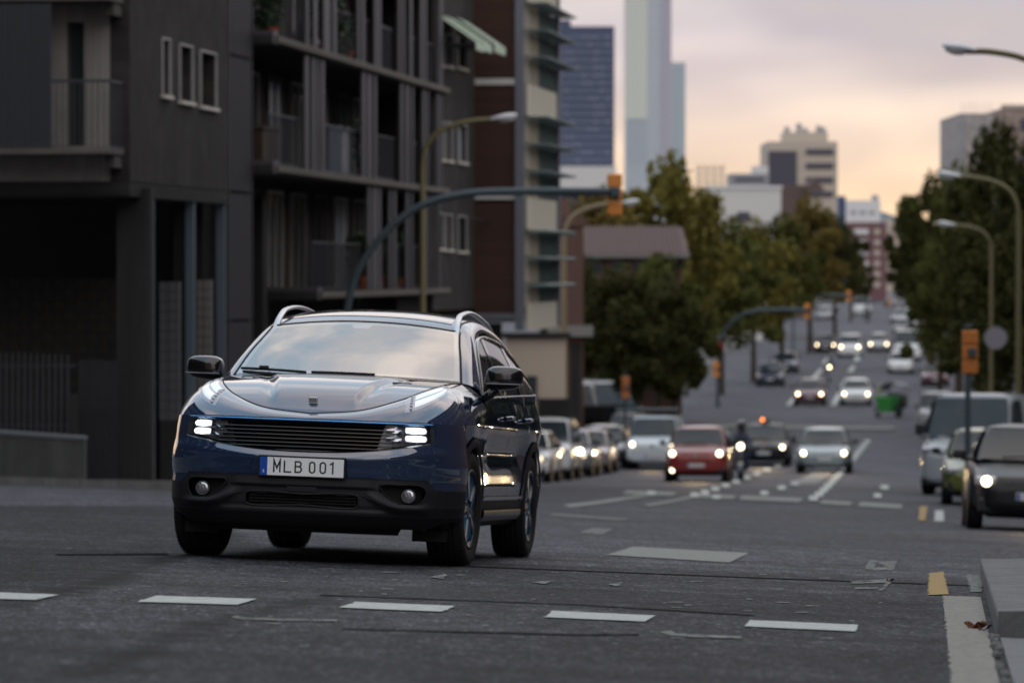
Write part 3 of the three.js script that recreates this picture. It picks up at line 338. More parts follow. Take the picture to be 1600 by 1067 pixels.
for (const q of [[[-40, 926], [93, 931], [54, 939], [-90, 935]], [[245, 932.5], [401, 937.5], [370, 946.5], [212, 942]], [[556, 942], [711, 948.5], [690, 957.5], [530, 951]], [[864, 956], [1024.5, 963.5], [1009, 973], [850, 966]], [[1172, 970.5], [1341.5, 978], [1338, 988.5], [1164, 980.5]]]) marking(q, MK.white, .012);
marking([[990, 855], [1171, 865], [1140, 880], [948, 868]], MK.pale, .02); // big pale crossing block
for (const q of [[[905, 833], [925, 826], [958, 827], [942, 836]], [[858, 806], [866, 803.5], [985, 812], [970, 814]], [[1352, 890], [1360, 876.5], [1372, 877], [1364, 891]], [[1370, 879], [1402, 877.5], [1397, 892], [1364, 892], [1367, 888], [1388, 887]], [[1330, 909], [1392, 906], [1388, 912], [1332, 913]], [[1386, 912], [1396, 906], [1380, 925], [1373, 925]], [[1510, 899], [1538, 902], [1534, 926], [1518, 926]], [[1338, 919], [1372, 918.5], [1371, 921], [1336, 922]]]) marking(q, MK.worn, .02);
for (const q of [[[1452, 897], [1475, 894], [1483, 930], [1451, 931]], [[1438, 793], [1450, 792], [1446, 815], [1436, 815]]]) marking(q, MK.yellow, .02);
marking([[1462, 799], [1475, 799], [1476, 816], [1461, 816]], MK.white, .02);
// scraps of old paint and joints
for (const q of [[[360, 966.5], [372, 964], [378, 966.5], [400, 968], [440, 968.5], [527, 970.5], [526, 973], [430, 971], [372, 969.5]], [[1032, 989], [1050, 987], [1056, 992], [1100, 994], [1160, 996], [1158, 1000], [1085, 997], [1048, 995], [1038, 993]], [[671, 903], [698, 898], [694, 906]], [[832, 911], [866, 908], [850, 914]], [[950, 914], [974, 911], [964, 918]]]) marking(q, MK.worn, .012);
for (let i = 0; i < 46; i++) { const u = rr(380, 1380), v = rr(892, 1010), w = rr(6, 26); marking([[u, v], [u + w, v + .3], [u + w * .9, v + rr(.8, 1.7)], [u + w * .1, v + 1.1]], MK.worn, .006, .005); }
for (const q of [[[600, 880], [1240, 905], [1600, 918], [1600, 919], [1240, 906.2], [600, 881]], [[500, 930], [900, 945], [1180, 962], [1180, 963.2], [900, 946], [500, 931]], [[85, 866.5], [260, 865], [262, 867.5], [90, 868]], [[535, 983], [900, 992], [1000, 992], [1000, 993.4], [900, 993.6], [535, 984.4]]]) marking(q, MK.tar, .01, .004, 'road_joint');
// stop line and dotted lanes at the junction
for (const q of [[[1085, 773], [1150, 776], [1146, 781], [1080, 778]], [[1160, 776], [1255, 780], [1250, 786], [1155, 782]], [[1285, 783], [1333, 786], [1328, 791], [1280, 788]], [[1345, 786], [1412, 790], [1408, 796], [1341, 792]], [[980, 768], [1060, 771], [1050, 776], [972, 773]], [[1005, 790], [1080, 776], [1090, 777], [1015, 792]], [[880, 790], [1010, 772], [1020, 774], [890, 794]]]) marking(q, MK.pale, .03);
{ const dot = (u, v, s) => marking([[u - s, v - s * .55], [u + s, v - s * .5], [u + s * .95, v + s * .55], [u - s * 1.05, v + s * .5]], MK.white, 0, .01);
  for (let i = 0; i < 15; i++) { const t = i / 14; dot(lerp(1272, 1356, Math.pow(t, .85)), lerp(780, 692, t) , lerp(7, 4.5, t)); }
  for (let i = 0; i < 11; i++) { const t = i / 10; dot(lerp(1086, 1248, t), lerp(775, 716, Math.pow(t, 1.15)), lerp(6.5, 4.5, t)); }
  for (const [u, v] of [[1243, 757], [1222, 764], [1195, 772], [1383, 763], [1372, 776], [1018, 772], [1120, 778]]) dot(u, v, 6); }
// lanes down the far street
for (const [u0, v0, u1, v1] of [[1232, 636, 1246, 618], [1262, 605, 1284, 578], [1302, 636, 1312, 616], [1316, 608, 1324, 593], [1328, 584, 1334, 574], [1288, 572, 1296, 560], [1338, 566, 1344, 552], [1300, 553, 1308, 541]]) marking([[u0 - 4, v0], [u0 + 5, v0], [u1 + 3.5, v1], [u1 - 2.5, v1]], MK.white, 0, .02);
for (const [u0, u1, v] of [[1105, 1190, 665], [1200, 1290, 667], [1310, 1400, 668]]) marking([[u0, v], [u1, v + 1], [u1 - 4, v + 5], [u0 - 5, v + 4]], MK.pale, 0, .01);

// ------------------------------------------------------------------ lamps and signals
function lampHead(g, p, dir, lit) { const h = new THREE.Group(); h.name = 'lamp_head'; h.position.copy(p); h.rotation.y = dir; g.add(h); const s = new THREE.SphereGeometry(1, 20, 12); { const a = s.attributes.position; for (let i = 0; i < a.count; i++) { const x = a.getX(i), y = a.getY(i), z = a.getZ(i), t = (x + 1) / 2; a.setXYZ(i, x * .38 + .2, (y > 0 ? y * .10 : y * .05) * lerp(.5, 1.1, t) + .02, z * .14 * lerp(.45, 1, t)); } s.computeVertexNormals(); } mesh('housing', s, BM.lamp, h); mesh('diffuser', new THREE.SphereGeometry(.15, 16, 8, 0, 7, Math.PI / 2, Math.PI / 2).scale(1.5, .65, .8).translate(.30, -.02, 0), M([.5, .5, .5], .3), h); h.rotation.z = .16; return h; }
function streetLamp(label, foot, tipPx, D, mat, th = 1) { const f = V(foot.x, ground(foot.x, foot.z), foot.z), tip = at(...tipPx, D), g = thing('street_lamp', label, 'street lamp', [f.x, f.y, f.z], 0, 'curved street lamps'); const L = p => p.clone().sub(f), H = tip.y - f.y, dx = tip.x - f.x, s = Math.sign(dx), reach = Math.abs(dx); mesh('pole', new THREE.CylinderGeometry(.065 * th, .10 * th, H - reach * .62, 12).translate(0, (H - reach * .62) / 2, 0), mat, g); mesh('arm', tube([V(0, H - reach * .62 - .02, 0), V(s * reach * .03, H - reach * .42, 0), V(s * reach * .14, H - reach * .22, 0), V(s * reach * .38, H - reach * .08, 0), V(s * reach * .75, H - .01, 0), V(dx, H, 0)], .058 * th, 30, 8), mat, g); mesh('base', cyl(.13, .17, .9, 0, .45, 0, 12), mat, g); mesh('collar', cyl(.085, .085, .08, 0, H * .45, 0, 12), mat, g); lampHead(g, V(dx - s * .1, H, 0), s > 0 ? 0 : Math.PI); return g; }
streetLamp('curved olive street lamp against the grey balcony facade', at(660, 600, 90), [778, 187], 90, BM.olive);
streetLamp('blurred olive street lamp beside the brick house', at(881, 600, 130), [978, 318], 130, M([.20, .15, .09], .6), 1.5);
streetLamp('street lamp whose arm reaches across the open sky', at(1652, 600, 68), [1512, 80], 68, BM.olive);
streetLamp('taller olive street lamp in front of the dark trees', at(1592, 600, 100), [1492, 276], 100, BM.olive);
streetLamp('shorter olive street lamp carrying the round sign', at(1550, 600, 135), [1486, 352], 135, BM.olive);
function signalHead(parent, x, y, z, ry, m = BM.amber, back = true) { const h = new THREE.Group(); h.name = 'signal_head'; h.position.set(x, y, z); h.rotation.y = ry; parent.add(h); for (let i = 0; i < 3; i++) { mesh('signal_box', rbox(.30, .272, .22, 0, .285 - i * .285, 0, .03), m, h); mesh('visor', new THREE.CylinderGeometry(.115, .115, .16, 16, 1, true, -1.9, 3.8).rotateX(Math.PI / 2).translate(0, .285 - i * .285, -.18), m, h); mesh('signal_lens', cyl(.1, .1, .01, 0, .285 - i * .285, -.114, 16, Math.PI / 2), BM.amberDark, h); } mesh('bracket', rbox(.16, .16, .10, 0.02, 0, .15, .02), BM.poleGreen, h); return h; }
function archSignal(label, footU, D, tip, knee, r, extra) { const f0 = at(footU, 600, D), f = V(f0.x, ground(f0.x, f0.z), f0.z), t = at(...tip, D), g = thing('traffic_signal', label, 'traffic light', [f.x, f.y, f.z], 0, 'arched traffic signals'); const H = t.y - f.y, dx = t.x - f.x; mesh('mast', [tube([V(0, 0, 0), V(0, H * .3, 0), V(0, H * .55, 0), V(.012 * dx, H * .64, 0), V(.040 * dx, H * .725, 0), V(.090 * dx, H * .80, 0), V(.185 * dx, H * .895, 0), V(.30 * dx, H * .96, 0), V(.46 * dx, H * .993, 0), V(.65 * dx, H, 0), V(dx, H, 0)], r, 60, 12)], BM.poleGreen, g); mesh('base_plate', [cyl(.16, .2, .3, 0, .15, 0, 12)], BM.poleGreen, g); signalHead(g, dx + .0, H - .06, -.2, 0); mesh('end_clamp', rbox(.2, .22, .2, dx, H - .02, 0, .04), BM.poleGreen, g); return g; }
archSignal('arched blue-grey signal mast whose amber light hangs over the road by the grey facade', 540, 76, [961, 299], 0, .078);
{ const g = archSignal('arched signal mast with a red no-entry sign beneath the far trees', 1122, 206, [1262, 484], 0, .11); const sg = mesh('no_entry_sign', cyl(.34, .34, .04, 0, 0, 0, 24, Math.PI / 2), M([.35, .012, .02], .5), g); sg.position.set(-.03, 3.35, .15); mesh('sign_bar', box(.42, .09, .02, 0, 0, .025), BM.white, sg); signalHead(g, -.1, 2.1, .1, .4); }
archSignal('small arched signal mast further down the far street', 1240, 292, [1327, 461], 0, .11);
archSignal('most distant arched signal mast where the street narrows', 1352, 420, [1390, 471], 0, .11);
{ // post-mounted signal at the right kerb
  const p = at(1513, 700, 72), f = V(p.x, ground(p.x, p.z), p.z), g = thing('traffic_signal', 'amber backed traffic light on a straight dark post before the van', 'traffic light', [f.x, f.y, f.z]); const top = at(1516, 550, 72).y - f.y; mesh('post', cyl(.055, .06, top + .2, 0, (top + .2) / 2, 0, 14), BM.poleGreen, g); const h = signalHead(g, .04, top, .0, 0, M([.55, .18, .03], .55)); h.position.z = -.02; mesh('cap', cyl(.08, .08, .08, 0, top + .5, 0, 12), BM.poleGreen, g); mesh('base', cyl(.1, .14, .3, 0, .15, 0, 12), BM.poleGreen, g); }
{ const p = at(1550, 527, 133), g = thing('road_sign', 'round grey back of a road sign on the lamp post', 'sign', [p.x, p.y, p.z + 1.2]); mesh('disc', cyl(.40, .40, .03, 0, 0, 0, 32, Math.PI / 2), M([.23, .215, .24], .6), g); mesh('clip', box(.1, .5, .05, 0, 0, -.04), BM.rail, g); }
{ const p = at(977, 620, 140), y = ground(p.x, p.z), g = thing('traffic_signal', 'slim amber pedestrian light by the brick house pavement', 'traffic light', [p.x, y, p.z]); mesh('post', cyl(.05, .05, 3.2, 0, 1.6, 0, 10), BM.poleGreen, g); signalHead(g, 0, 2.6, .05, .2, M([.45, .16, .05], .6)); }
// ------------------------------------------------------------------ the blue car
const paintFlake = noiseTex(256, (u, v) => { const n = 128 + 60 * (rnd() - .5); return [n, n, n]; }, false);
const CARM = {
  paint: M([.014, .040, .104], .05, .2, { clearcoat: 1, clearcoatRoughness: .01, ior: 2.3 }),
  clad: M([.010, .0085, .011], .62, 0),
  black: M([.006, .006, .007], .12, 0, { clearcoat: 1, clearcoatRoughness: .03 }),
  matt: M([.006, .006, .007], .75),
  void_: M([.02, .02, .021], .9),
  chrome: M([.75, .77, .8], .12, 1),
  satin: M([.62, .63, .65], .28, 1),
  satinDark: M([.20, .19, .20], .35, .8),
  blueStrip: M([.04, .25, .58], .22, .7, { clearcoat: 1 }),
  glass: M([.92, .96, .97], .0, 0, { transmission: 1, thickness: 0, ior: 5 }),
  sideGlass: M([.25, .27, .28], .0, 0, { transmission: 1, thickness: 0, ior: 1.9 }),
  frit: M([.02, .018, .018], .2, 0, { clearcoat: 1 }),
  lens: M([.95, .97, 1], .0, 0, { transmission: 1, thickness: 0, ior: 1.35 }),
  reflector: M([.8, .8, .82], .18, 1),
  lampGrey: M([.16, .155, .165], .3, .6), lampPale: M([.42, .43, .46], .35, .4), guide: M([.90, .91, .93], .3, 0, { emissive: lin(.95, .97, 1), emissiveIntensity: .45 }), slat: M([.010, .010, .011], .3), core: M([1, 1, 1], .4, 0, { emissive: lin(.95, .97, 1), emissiveIntensity: 7 }),
  led: M([.9, .92, 1], .4, 0, { emissive: lin(.92, .96, 1), emissiveIntensity: .85 }),
  tyre: M([.012, .011, .012], .82),
  rim: M([.10, .10, .105], .3, .9),
  rimBlue: M([.10, .36, .66], .25, .7),
  rimBright: M([.7, .72, .74], .25, .8),
  disc: M([.25, .24, .24], .4, .9),
  cabin: M([.018, .017, .018], .8),
  cabinGrey: M([.06, .058, .056], .85),
};
const CAR = {};
{ // plan curve of the nose: a superellipse sampled by arc length
  const A = .925, B = .55, Z0 = .335, p = 3.6, q = 1.95, N = 600, pts = [];
  for (let i = 0; i <= N; i++) { const a = Math.PI / 2 * Math.pow(i / N, 1.6); pts.push([A * Math.pow(Math.sin(a), 2 / p), Z0 + B * Math.pow(Math.max(0, Math.cos(a)), 2 / q)]); }
  const len = [0]; for (let i = 1; i <= N; i++) len.push(len[i - 1] + Math.hypot(pts[i][0] - pts[i - 1][0], pts[i][1] - pts[i - 1][1]));
  CAR.arc = len[N];
  CAR.plan = t => { const s = clamp(Math.abs(t)) * len[N]; let i = 1; while (i < N && len[i] < s) i++; const f = (s - len[i - 1]) / (len[i] - len[i - 1] || 1), x = lerp(pts[i - 1][0], pts[i][0], f), z = lerp(pts[i - 1][1], pts[i][1], f); const j = Math.max(0, i - 3), k = Math.min(N, i + 3), tx = pts[k][0] - pts[j][0], tz = pts[k][1] - pts[j][1], L = Math.hypot(tx, tz); let nx = -tz / L, nz = tx / L; if (t === 0) { nx = 0; nz = 1; } const sg = t < 0 ? -1 : 1; return { x: x * sg, z, nx: nx * sg, nz }; };
  CAR.tOfX = x => { let lo = 0, hi = 1; for (let k = 0; k < 40; k++) { const m = (lo + hi) / 2; if (CAR.plan(m).x < Math.abs(x)) lo = m; else hi = m; } return Math.sign(x || 1) * (lo + hi) / 2; };
  const off = [[.2, -.115], [.25, -.06], [.30, -.018], [.36, 0], [.46, .004], [.52, .0], [.56, .006], [.62, .012], [.67, .006], [.72, -.004], [.80, -.012], [.88, -.024]];
  CAR.S = (t, y, o = 0) => { const c = CAR.plan(t), d = table(off, y)[0] + o; return [c.x + c.nx * d, y, c.z + c.nz * d]; };
}
const FA = .36, RA = -2.734 + 0; // wheel radius, rear axle z
const sideX = (z, y) => { let x = table([[.22, .855], [.36, .900], [.50, .915], [.70, .906], [.80, .914], [.89, .929], [.96, .918], [1.08, .880]], y)[0]; x += .014 * Math.exp(-Math.pow((z - .02) / .42, 2)) + .022 * Math.exp(-Math.pow((z - RA) / .5, 2)) - .010; x -= .16 * Math.pow(clamp((-z - 2.95) / .75), 2); x -= .012 * sstep(.1, .34, z); return x - .012 * Math.exp(-Math.pow((y - .72) / .07, 2)) * sstep(-.5, -.8, z) * (1 - sstep(-2.1, -2.4, z)); };
const belt = z => 1.065 + clamp((-z - .62) * .03, 0, .09);

function heroCar() {
  const t = thing('suv_car', 'dark blue metallic SUV with lit square headlamps and plate MLB 001, driving on the road', 'car');
  const { plan, tOfX, S } = CAR, C = [0, .7, -1];
  const xs = (fn, n) => grid(fn, n[0], n[1], C);
  // curves across the nose, by |x|
  const cladTop = x => .53 - .06 * sstep(.74, .80, Math.abs(x)) - .012 * (1 - sstep(.1, .3, Math.abs(x)));
  const gb = x => .674 + .070 * Math.pow(Math.abs(x) / .73, 2.2);
  const XG = .780, tG = tOfX(XG), GT = .866;
  // lower cladding, with pockets for the fog lamps and the intake left open
  const pocket = (x, y) => { const a = Math.abs(x); const top = .492 - .02 * sstep(.70, .74, a), bot = lerp(.455, .378, sstep(.47, .62, a)) + .05 * sstep(.70, .735, a); return a > .475 && a < .735 && y < top && y > bot; };
  const intake = (x, y) => Math.abs(x) < .345 && y > .355 && y < .418;
  const cladY = (x, v) => lerp(.225 + .05 * sstep(.78, .9, Math.abs(x)), cladTop(x), v);
  const relief = (x, y) => { const a = Math.abs(x); return .020 * sstep(.36, .42, a) * sstep(.52, .49, y) * 0 + .022 * Math.exp(-Math.pow((y - (.45 - .10 * sstep(.3, .62, a) * 1)) / .028, 2)) * sstep(.37, .47, a) * (1 - sstep(.7, .8, a)) + .014 * sstep(.455, .475, y) * (1 - sstep(.40, .48, a)) + .012 * sstep(.345, .315, y) * (1 - sstep(.48, .56, a)) + .012 * sstep(.505, .525, y) * 0; };
  const clad = mesh('bumper_cladding', grid((u, v) => { const tt = (u * 2 - 1), x = plan(tt).x, y = cladY(x, v); return S(tt, y, relief(x, y)); }, 260, 56, C, (x, y) => !pocket(x, y) && !intake(x, y)), CARM.clad, t);
  // painted bumper between cladding and grille, then the corners round to the wheel arches
  mesh('front_bumper', [xs((u, v) => { const tt = lerp(-tG, tG, u), x = plan(tt).x, lo = cladTop(x), hi = gb(x), y = lerp(lo, hi, v); return S(tt, y, .010 * Math.exp(-Math.pow((v - .75) / .2, 2))); }, [120, 14]),
    ...[-1, 1].map(s => xs((u, v) => { const tt = s * lerp(tG, 1, u), x = plan(tt).x, y = lerp(cladTop(x), .878, v); return S(tt, y, .010 * Math.exp(-Math.pow((y - lerp(cladTop(x), gb(x), .75)) / .03, 2)) * (1 - sstep(0, .5, u))); }, [36, 26]))], CARM.paint, t);
  mesh('tow_eye_cover', grid((u, v) => S(lerp(-.30, -.26, u), lerp(.575, .615, v), .0085), 4, 4, C), CARM.paint, t);
  // nose: bezier strip from above the grille up to the hood shut line and back along the fender tops
  const EK = [[0, .914, .725], [.30, .943, .68], [.51, 1.012, .54], [.635, 1.080, .33], [.682, 1.112, .15], [.706, 1.131, -.02], [.726, 1.145, -.20], [.748, 1.154, -.45]].map(a => V(...a));
  const EC = new THREE.CatmullRomCurve3(EK), Ept = k => { const i = clamp(k / 7); return EC.getPoint(i); };
  const TX = [0, .30, .55, .72, .86];
  const Tpt = k => { if (k <= 4) { const i = Math.min(3, Math.floor(k)), x = lerp(TX[i], TX[i + 1], k - i); return V(...S(tOfX(x), .878)); } if (k <= 5) { const t0 = tOfX(.86), tt = lerp(t0, 1, k - 4); return V(...S(tt, .878)); } const z = lerp(.335, -.62, (k - 5) / 2), y = lerp(.878, .92, (k - 5) / 2); return V(sideX(z, y) + .002, y, z); };
  const nosePt = (k, v, lift = 0) => { const T = Tpt(k), E = Ept(k), c = V(lerp(T.x, E.x, .22), lerp(T.y, E.y, .80), lerp(T.z, E.z, .22)), a = (1 - v) * (1 - v), b = 2 * v * (1 - v), d = v * v; const p = T.clone().multiplyScalar(a).addScaledVector(c, b).addScaledVector(E, d); if (lift) { const n = V(p.x * .9, .35, p.z - (-.2)).normalize(); p.addScaledVector(n, lift); } return p; };
  const half = grid((u, v) => nosePt(u * 7, v).toArray(), 110, 20, [0, .6, -.6]);
  mesh('front_fender', half, CARM.paint, t); mesh('front_fender', mirrorX(half), CARM.paint, t);
  // hood: rows between the two shut lines
  const creaseAt = z => lerp(.24, .42, sstep(.72, -.4, z));
  const hoodPt = (s, k) => { const E = Ept(k), w = Math.max(0, E.x - .004), x = s * w, z = E.z - .004 + lerp(.0, .20, Math.pow(k / 7, 1.5)) * (1 - s * s); const c = creaseAt(z), a = Math.abs(x); let y = E.y + lerp(0, .012, k / 7) * (1 - s * s); y += .020 * sstep(c + .05, c - .01, a) * sstep(.70, .50, z) * sstep(-.32, .1, z) - .006 * Math.exp(-Math.pow((a - c - .06) / .03, 2)) * sstep(.6, .4, z); return [x, y + .002, z]; };
  mesh('hood', grid((u, v) => hoodPt(u * 2 - 1, Math.pow(v, .8) * 6.85), 120, 60, [0, .5, 0]), CARM.paint, t);
  for (const s of [1, -1]) mesh('shut_line', tube(Array.from({ length: 24 }, (_, i) => { const p = Ept(i / 23 * 6.9); p.x *= s; p.y += .0005; return p; }), .0042, 90, 6), CARM.void_, t);
  for (const s of [-1, 1]) { const z = .02, x = s * .44; const p = hoodPt(x / Ept(4.9).x, 4.9); mesh('hood_dark_bar', rbox(.15, .008, .022, p[0], p[1] - .0005, p[2], .004), CARM.matt, t); }  // small black bars lying beside the hood creases
  const em = hoodPt(0, 1.5); const emb = mesh('emblem', rbox(.056, .034, .012, 0, em[1] + .014, em[2] + .012, .004).rotateX(0), CARM.satin, t);
  mesh('emblem_inlay', [-.016, -.006, .004, .014].map(x => box(.006, .024, .004, x, em[1] + .014, em[2] + .0195)), CARM.satinDark, emb);
  // grille cavity, slats, blue strip
  mesh('grille_backing', [grid((u, v) => { const tt = lerp(-tG, tG, u), x = plan(tt).x; return S(tt, lerp(gb(x), GT, v), -.075); }, 60, 6, C),
    grid((u, v) => { const tt = lerp(-tG, tG, u), x = plan(tt).x; return S(tt, gb(x), -.075 * v + .001); }, 60, 2, C), grid((u, v) => { const tt = lerp(-tG, tG, u); return S(tt, GT + .010, -.075 * v); }, 60, 2, C),
    ...[-1, 1].map(s => grid((u, v) => S(s * tG, lerp(gb(XG), GT + .010, u), -.075 * v), 4, 2, C))], CARM.void_, t);
  for (let i = 0; i < 8; i++) { const y0 = .848 - i * .0235; const lim = Math.min(.56, i > 5 ? .73 * Math.pow(Math.max(.02, (y0 - .678) / .07), 1 / 2.2) : .56), l = tOfX(Math.max(.12, lim)); mesh('grille_slat', [grid((u, v) => { const a = (v - .5) * 2; return S(lerp(-l, l, u), y0 - .0045 * a, -.022 - .03 * Math.abs(a)); }, 50, 6, C)], CARM.slat, t); mesh('slat_edge', grid((u, v) => S(lerp(-l, l, u), y0 + .0025 - .003 * v, -.0215 + .001 * v), 50, 1, C), CARM.black, t); }
  for (const x of [-.3, 0, .3]) mesh('grille_brace', box(.012, .17, .01, x, .76, S(tOfX(x), .76, -.06)[2]), CARM.matt, t);
  mesh('blue_trim', grid((u, v) => { const tt = lerp(-tG * .985, tG * .985, u), x = plan(tt).x, a = v * Math.PI; return S(tt, GT + .003 - .007 * Math.cos(a), .002 + .008 * Math.sin(a)); }, 80, 8, C), CARM.blueStrip, t);
  mesh('trim_shadow_strip', grid((u, v) => S(lerp(-tG, tG, u), GT + .0115 + .004 * v, .0015), 60, 1, C), CARM.void_, t);  // dark strip over the trim, shade of the gap put into its colour
  mesh('lower_trim', grid((u, v) => { const tt = lerp(-tG, tG, u), x = plan(tt).x; return S(tt, gb(x) - .001 + .009 * v, .003 - .012 * v); }, 90, 3, C), CARM.black, t);
  // main headlamps: four square lamps behind a clear cover
  for (const s of [-1, 1]) {
    const h = mesh('headlamp', grid((u, v) => { const x = lerp(.45 + .05 * v, .772 - .012 * v, u); return S(s * tOfX(x), lerp(gb(x) + .012, GT - .006, v), -.058); }, 14, 8, C), CARM.lampGrey, t);
    for (let i = 0; i < 2; i++) for (let j = 0; j < 2; j++) { const x0 = i ? .756 : .605, x1 = i ? .622 : .505, lit = i === 1, y0 = j ? .811 : .762, y1 = y0 + .040; mesh(lit ? 'lit_lamp' : 'reflector', grid((u, v) => { const du = 2 * u - 1, dv = 2 * v - 1, b = lit ? .012 * (1 - du * du) * (1 - dv * dv) : -.012 * (1 - du * du * dv * dv); const m = .45, ex = du * lerp(1, Math.sqrt(1 - dv * dv / 2), m), ey = dv * lerp(1, Math.sqrt(1 - du * du / 2), m); return S(s * tOfX(lerp(x0, x1, ex / 2 + .5)), lerp(y0, y1, ey / 2 + .5), -.032 + b); }, 10, 8, C), lit ? CARM.led : CARM.reflector, h); if (lit) mesh('lamp_core', grid((u, v) => { const a = u * 2 * Math.PI; return S(s * tOfX(lerp(x0, x1, .5 + .40 * v * Math.cos(a))), lerp(y0, y1, .5 + .42 * v * Math.sin(a)), -.017); }, 20, 3, C), CARM.core, h); 
      mesh('lamp_bezel', [0, 1].flatMap(e => [grid((u, v) => S(s * tOfX(lerp(x0, x1, u)), lerp(y0, y1, e) + (e ? 1 : -1) * .003 * v, -.028 - .02 * v), 6, 1, C), grid((u, v) => S(s * tOfX(lerp(x0, x1, e) + (e ? -1 : 1) * .003 * v), lerp(y0, y1, u), -.028 - .02 * v), 6, 1, C)]), CARM.satinDark, h); }
    mesh('headlamp_cover', grid((u, v) => { const x = lerp(.455 + .045 * v, .777 - .006 * v, u); return S(s * tOfX(x), lerp(gb(x) + .006, GT - .004, v), -.006); }, 24, 10, C), CARM.lens, h);
    const sp = new THREE.SpotLight(0xf2f6ff, .8, 30, .42, .6, 2); const pl = S(s * tOfX(.66), .80, .02); sp.position.set(pl[0], pl[1], pl[2] + .02); sp.target.position.set(pl[0] * 1.2, -.4, pl[2] + 9); sp.castShadow = true; sp.shadow.radius = 2; t.add(sp, sp.target);
    // upper daytime lamp on the fender shoulder
    const lampPt = (u, v, lift) => { const k = lerp(2.35, 4.9, u), v0 = lerp(.26, .86, Math.pow(clamp(u), 1.3)), v1 = lerp(.955, .985, u); const p = nosePt(k, lerp(v0, v1, v), lift); p.x *= s; return p.toArray(); };
    const dl = mesh('upper_lamp', grid((u, v) => lampPt(u, v, .001), 24, 10, [0, .6, -.6]), CARM.lampPale, t);
    for (let i = 0; i < 2; i++) mesh('light_guide', grid((u, v) => lampPt(lerp(.12, .80, u), lerp(.12 + .42 * i, .46 + .42 * i, v), .004 + .006 * Math.sin(v * Math.PI)), 14, 5, [0, .6, -.6]), CARM.guide, dl);
    mesh('lamp_teeth', Array.from({ length: 6 }, (_, i) => { const p = lampPt(.07, .1 + i * .15, .008); return rbox(.016, .012, .012, p[0], p[1], p[2], .003); }), CARM.chrome, dl);
    mesh('upper_lamp_cover', grid((u, v) => lampPt(lerp(-.02, 1.02, u), lerp(-.03, 1.02, v), .013 * Math.min(1, 6 * u, 6 * (1 - u)) + .002), 24, 10, [0, .6, -.6]), CARM.lens, dl);
    // fog lamp pocket
    const pk = mesh('fog_lamp_pocket', grid((u, v) => S(s * tOfX(lerp(.465, .745, u)), lerp(.37, .50, v), -.055), 14, 6, C), CARM.matt, t);
    mesh('pocket_rim', tube([[.478, .488], [.60, .497], [.715, .492], [.738, .465], [.728, .405], [.69, .374], [.62, .376], [.52, .425]].map(([x, y]) => V(...S(s * tOfX(x), y, .004))), .0045, 80, 6, true), CARM.matt, t);
    const fp = S(s * tOfX(.655), .432, -.03), fog = mesh('fog_lamp', cyl(.043, .043, .03, 0, 0, 0, 28, Math.PI / 2).translate(...fp), CARM.satinDark, t);
    mesh('fog_reflector', new THREE.SphereGeometry(.038, 24, 10, 0, 2 * Math.PI, 0, 1.2).rotateX(Math.PI / 2).scale(1, 1, .16).translate(fp[0], fp[1], fp[2] + .012), CARM.reflector, fog);
    [-.018, 0, .018].forEach((x, i) => mesh('fog_rib', box(.006, .05 + .016 * (i === 1), .006, fp[0] + x, fp[1], fp[2] + .026, 0, 0, .35), CARM.satinDark, fog));
    mesh('fog_lens', new THREE.SphereGeometry(.041, 24, 10, 0, 2 * Math.PI, 0, 1.3).rotateX(Math.PI / 2).scale(1, 1, .22).translate(fp[0], fp[1], fp[2] + .018), CARM.lens, fog);
  }
  // lower intake, sump guard, cladding pieces
  mesh('intake_backing', grid((u, v) => S(lerp(-tOfX(.35), tOfX(.35), u), lerp(.34, .43, v), -.06), 20, 4, C), CARM.void_, t);
  for (const y of [.368, .386, .404]) mesh('intake_slat', grid((u, v) => S(lerp(-tOfX(.335), tOfX(.335), u), y + .006 * (v - .5), -.012 - .02 * v), 20, 2, C), CARM.satinDark, t);
  mesh('intake_frame', tube([[-.345, .353], [0, .352], [.345, .353], [.352, .385], [.345, .419], [0, .420], [-.345, .419], [-.352, .385]].map(([x, y]) => V(...S(tOfX(x), y, .001))), .006, 100, 6, true), CARM.clad, t);
  mesh('tow_cover', grid((u, v) => S(lerp(-.075, .075, u), lerp(.435, .515, v), .007), 6, 4, C), CARM.clad, t);
  for (const s of [-1, 1]) mesh('cladding_seam', tube([[.36, .425], [.46, .39], [.52, .34], [.535, .26]].map(([x, y]) => V(...S(s * tOfX(x), y, relief(x, y) + .001))), .003, 30, 5), CARM.void_, t);
  mesh('air_dam', grid((u, v) => S(lerp(-tOfX(.66), tOfX(.66), u), lerp(.185, .228, v), -.10 + .03 * v), 40, 3, C), CARM.void_, t);
  for (const s of [-1, 1]) mesh('wheel_deflector', rbox(.22, .07, .012, s * .72, .185, .40, .004), CARM.matt, t);
  // number plate
  const pz = S(0, .58, 0)[2] + .022;
  const plate = mesh('number_plate', rbox(.545, .132, .014, 0, .583, pz, .012, 3), CARM.matt, t);
  {
    const cv = document.createElement('canvas'); cv.width = 1040; cv.height = 220; const c = cv.getContext('2d');
    c.fillStyle = '#ffffff'; c.fillRect(0, 0, 1040, 220); c.fillStyle = '#0b4fb4'; c.fillRect(0, 0, 92, 220);
    c.fillStyle = '#e8eef6'; c.font = 'bold 52px sans-serif'; c.textAlign = 'center'; c.fillText('S', 46, 190);
    c.fillStyle = '#33508a'; for (let i = 0; i < 12; i++) { const a = i * Math.PI / 6; c.beginPath(); c.arc(46 + 26 * Math.cos(a), 70 + 26 * Math.sin(a), 4, 0, 7); c.fill(); }
    c.strokeStyle = '#0c1512'; c.lineWidth = 19; c.lineCap = 'butt'; c.lineJoin = 'miter';
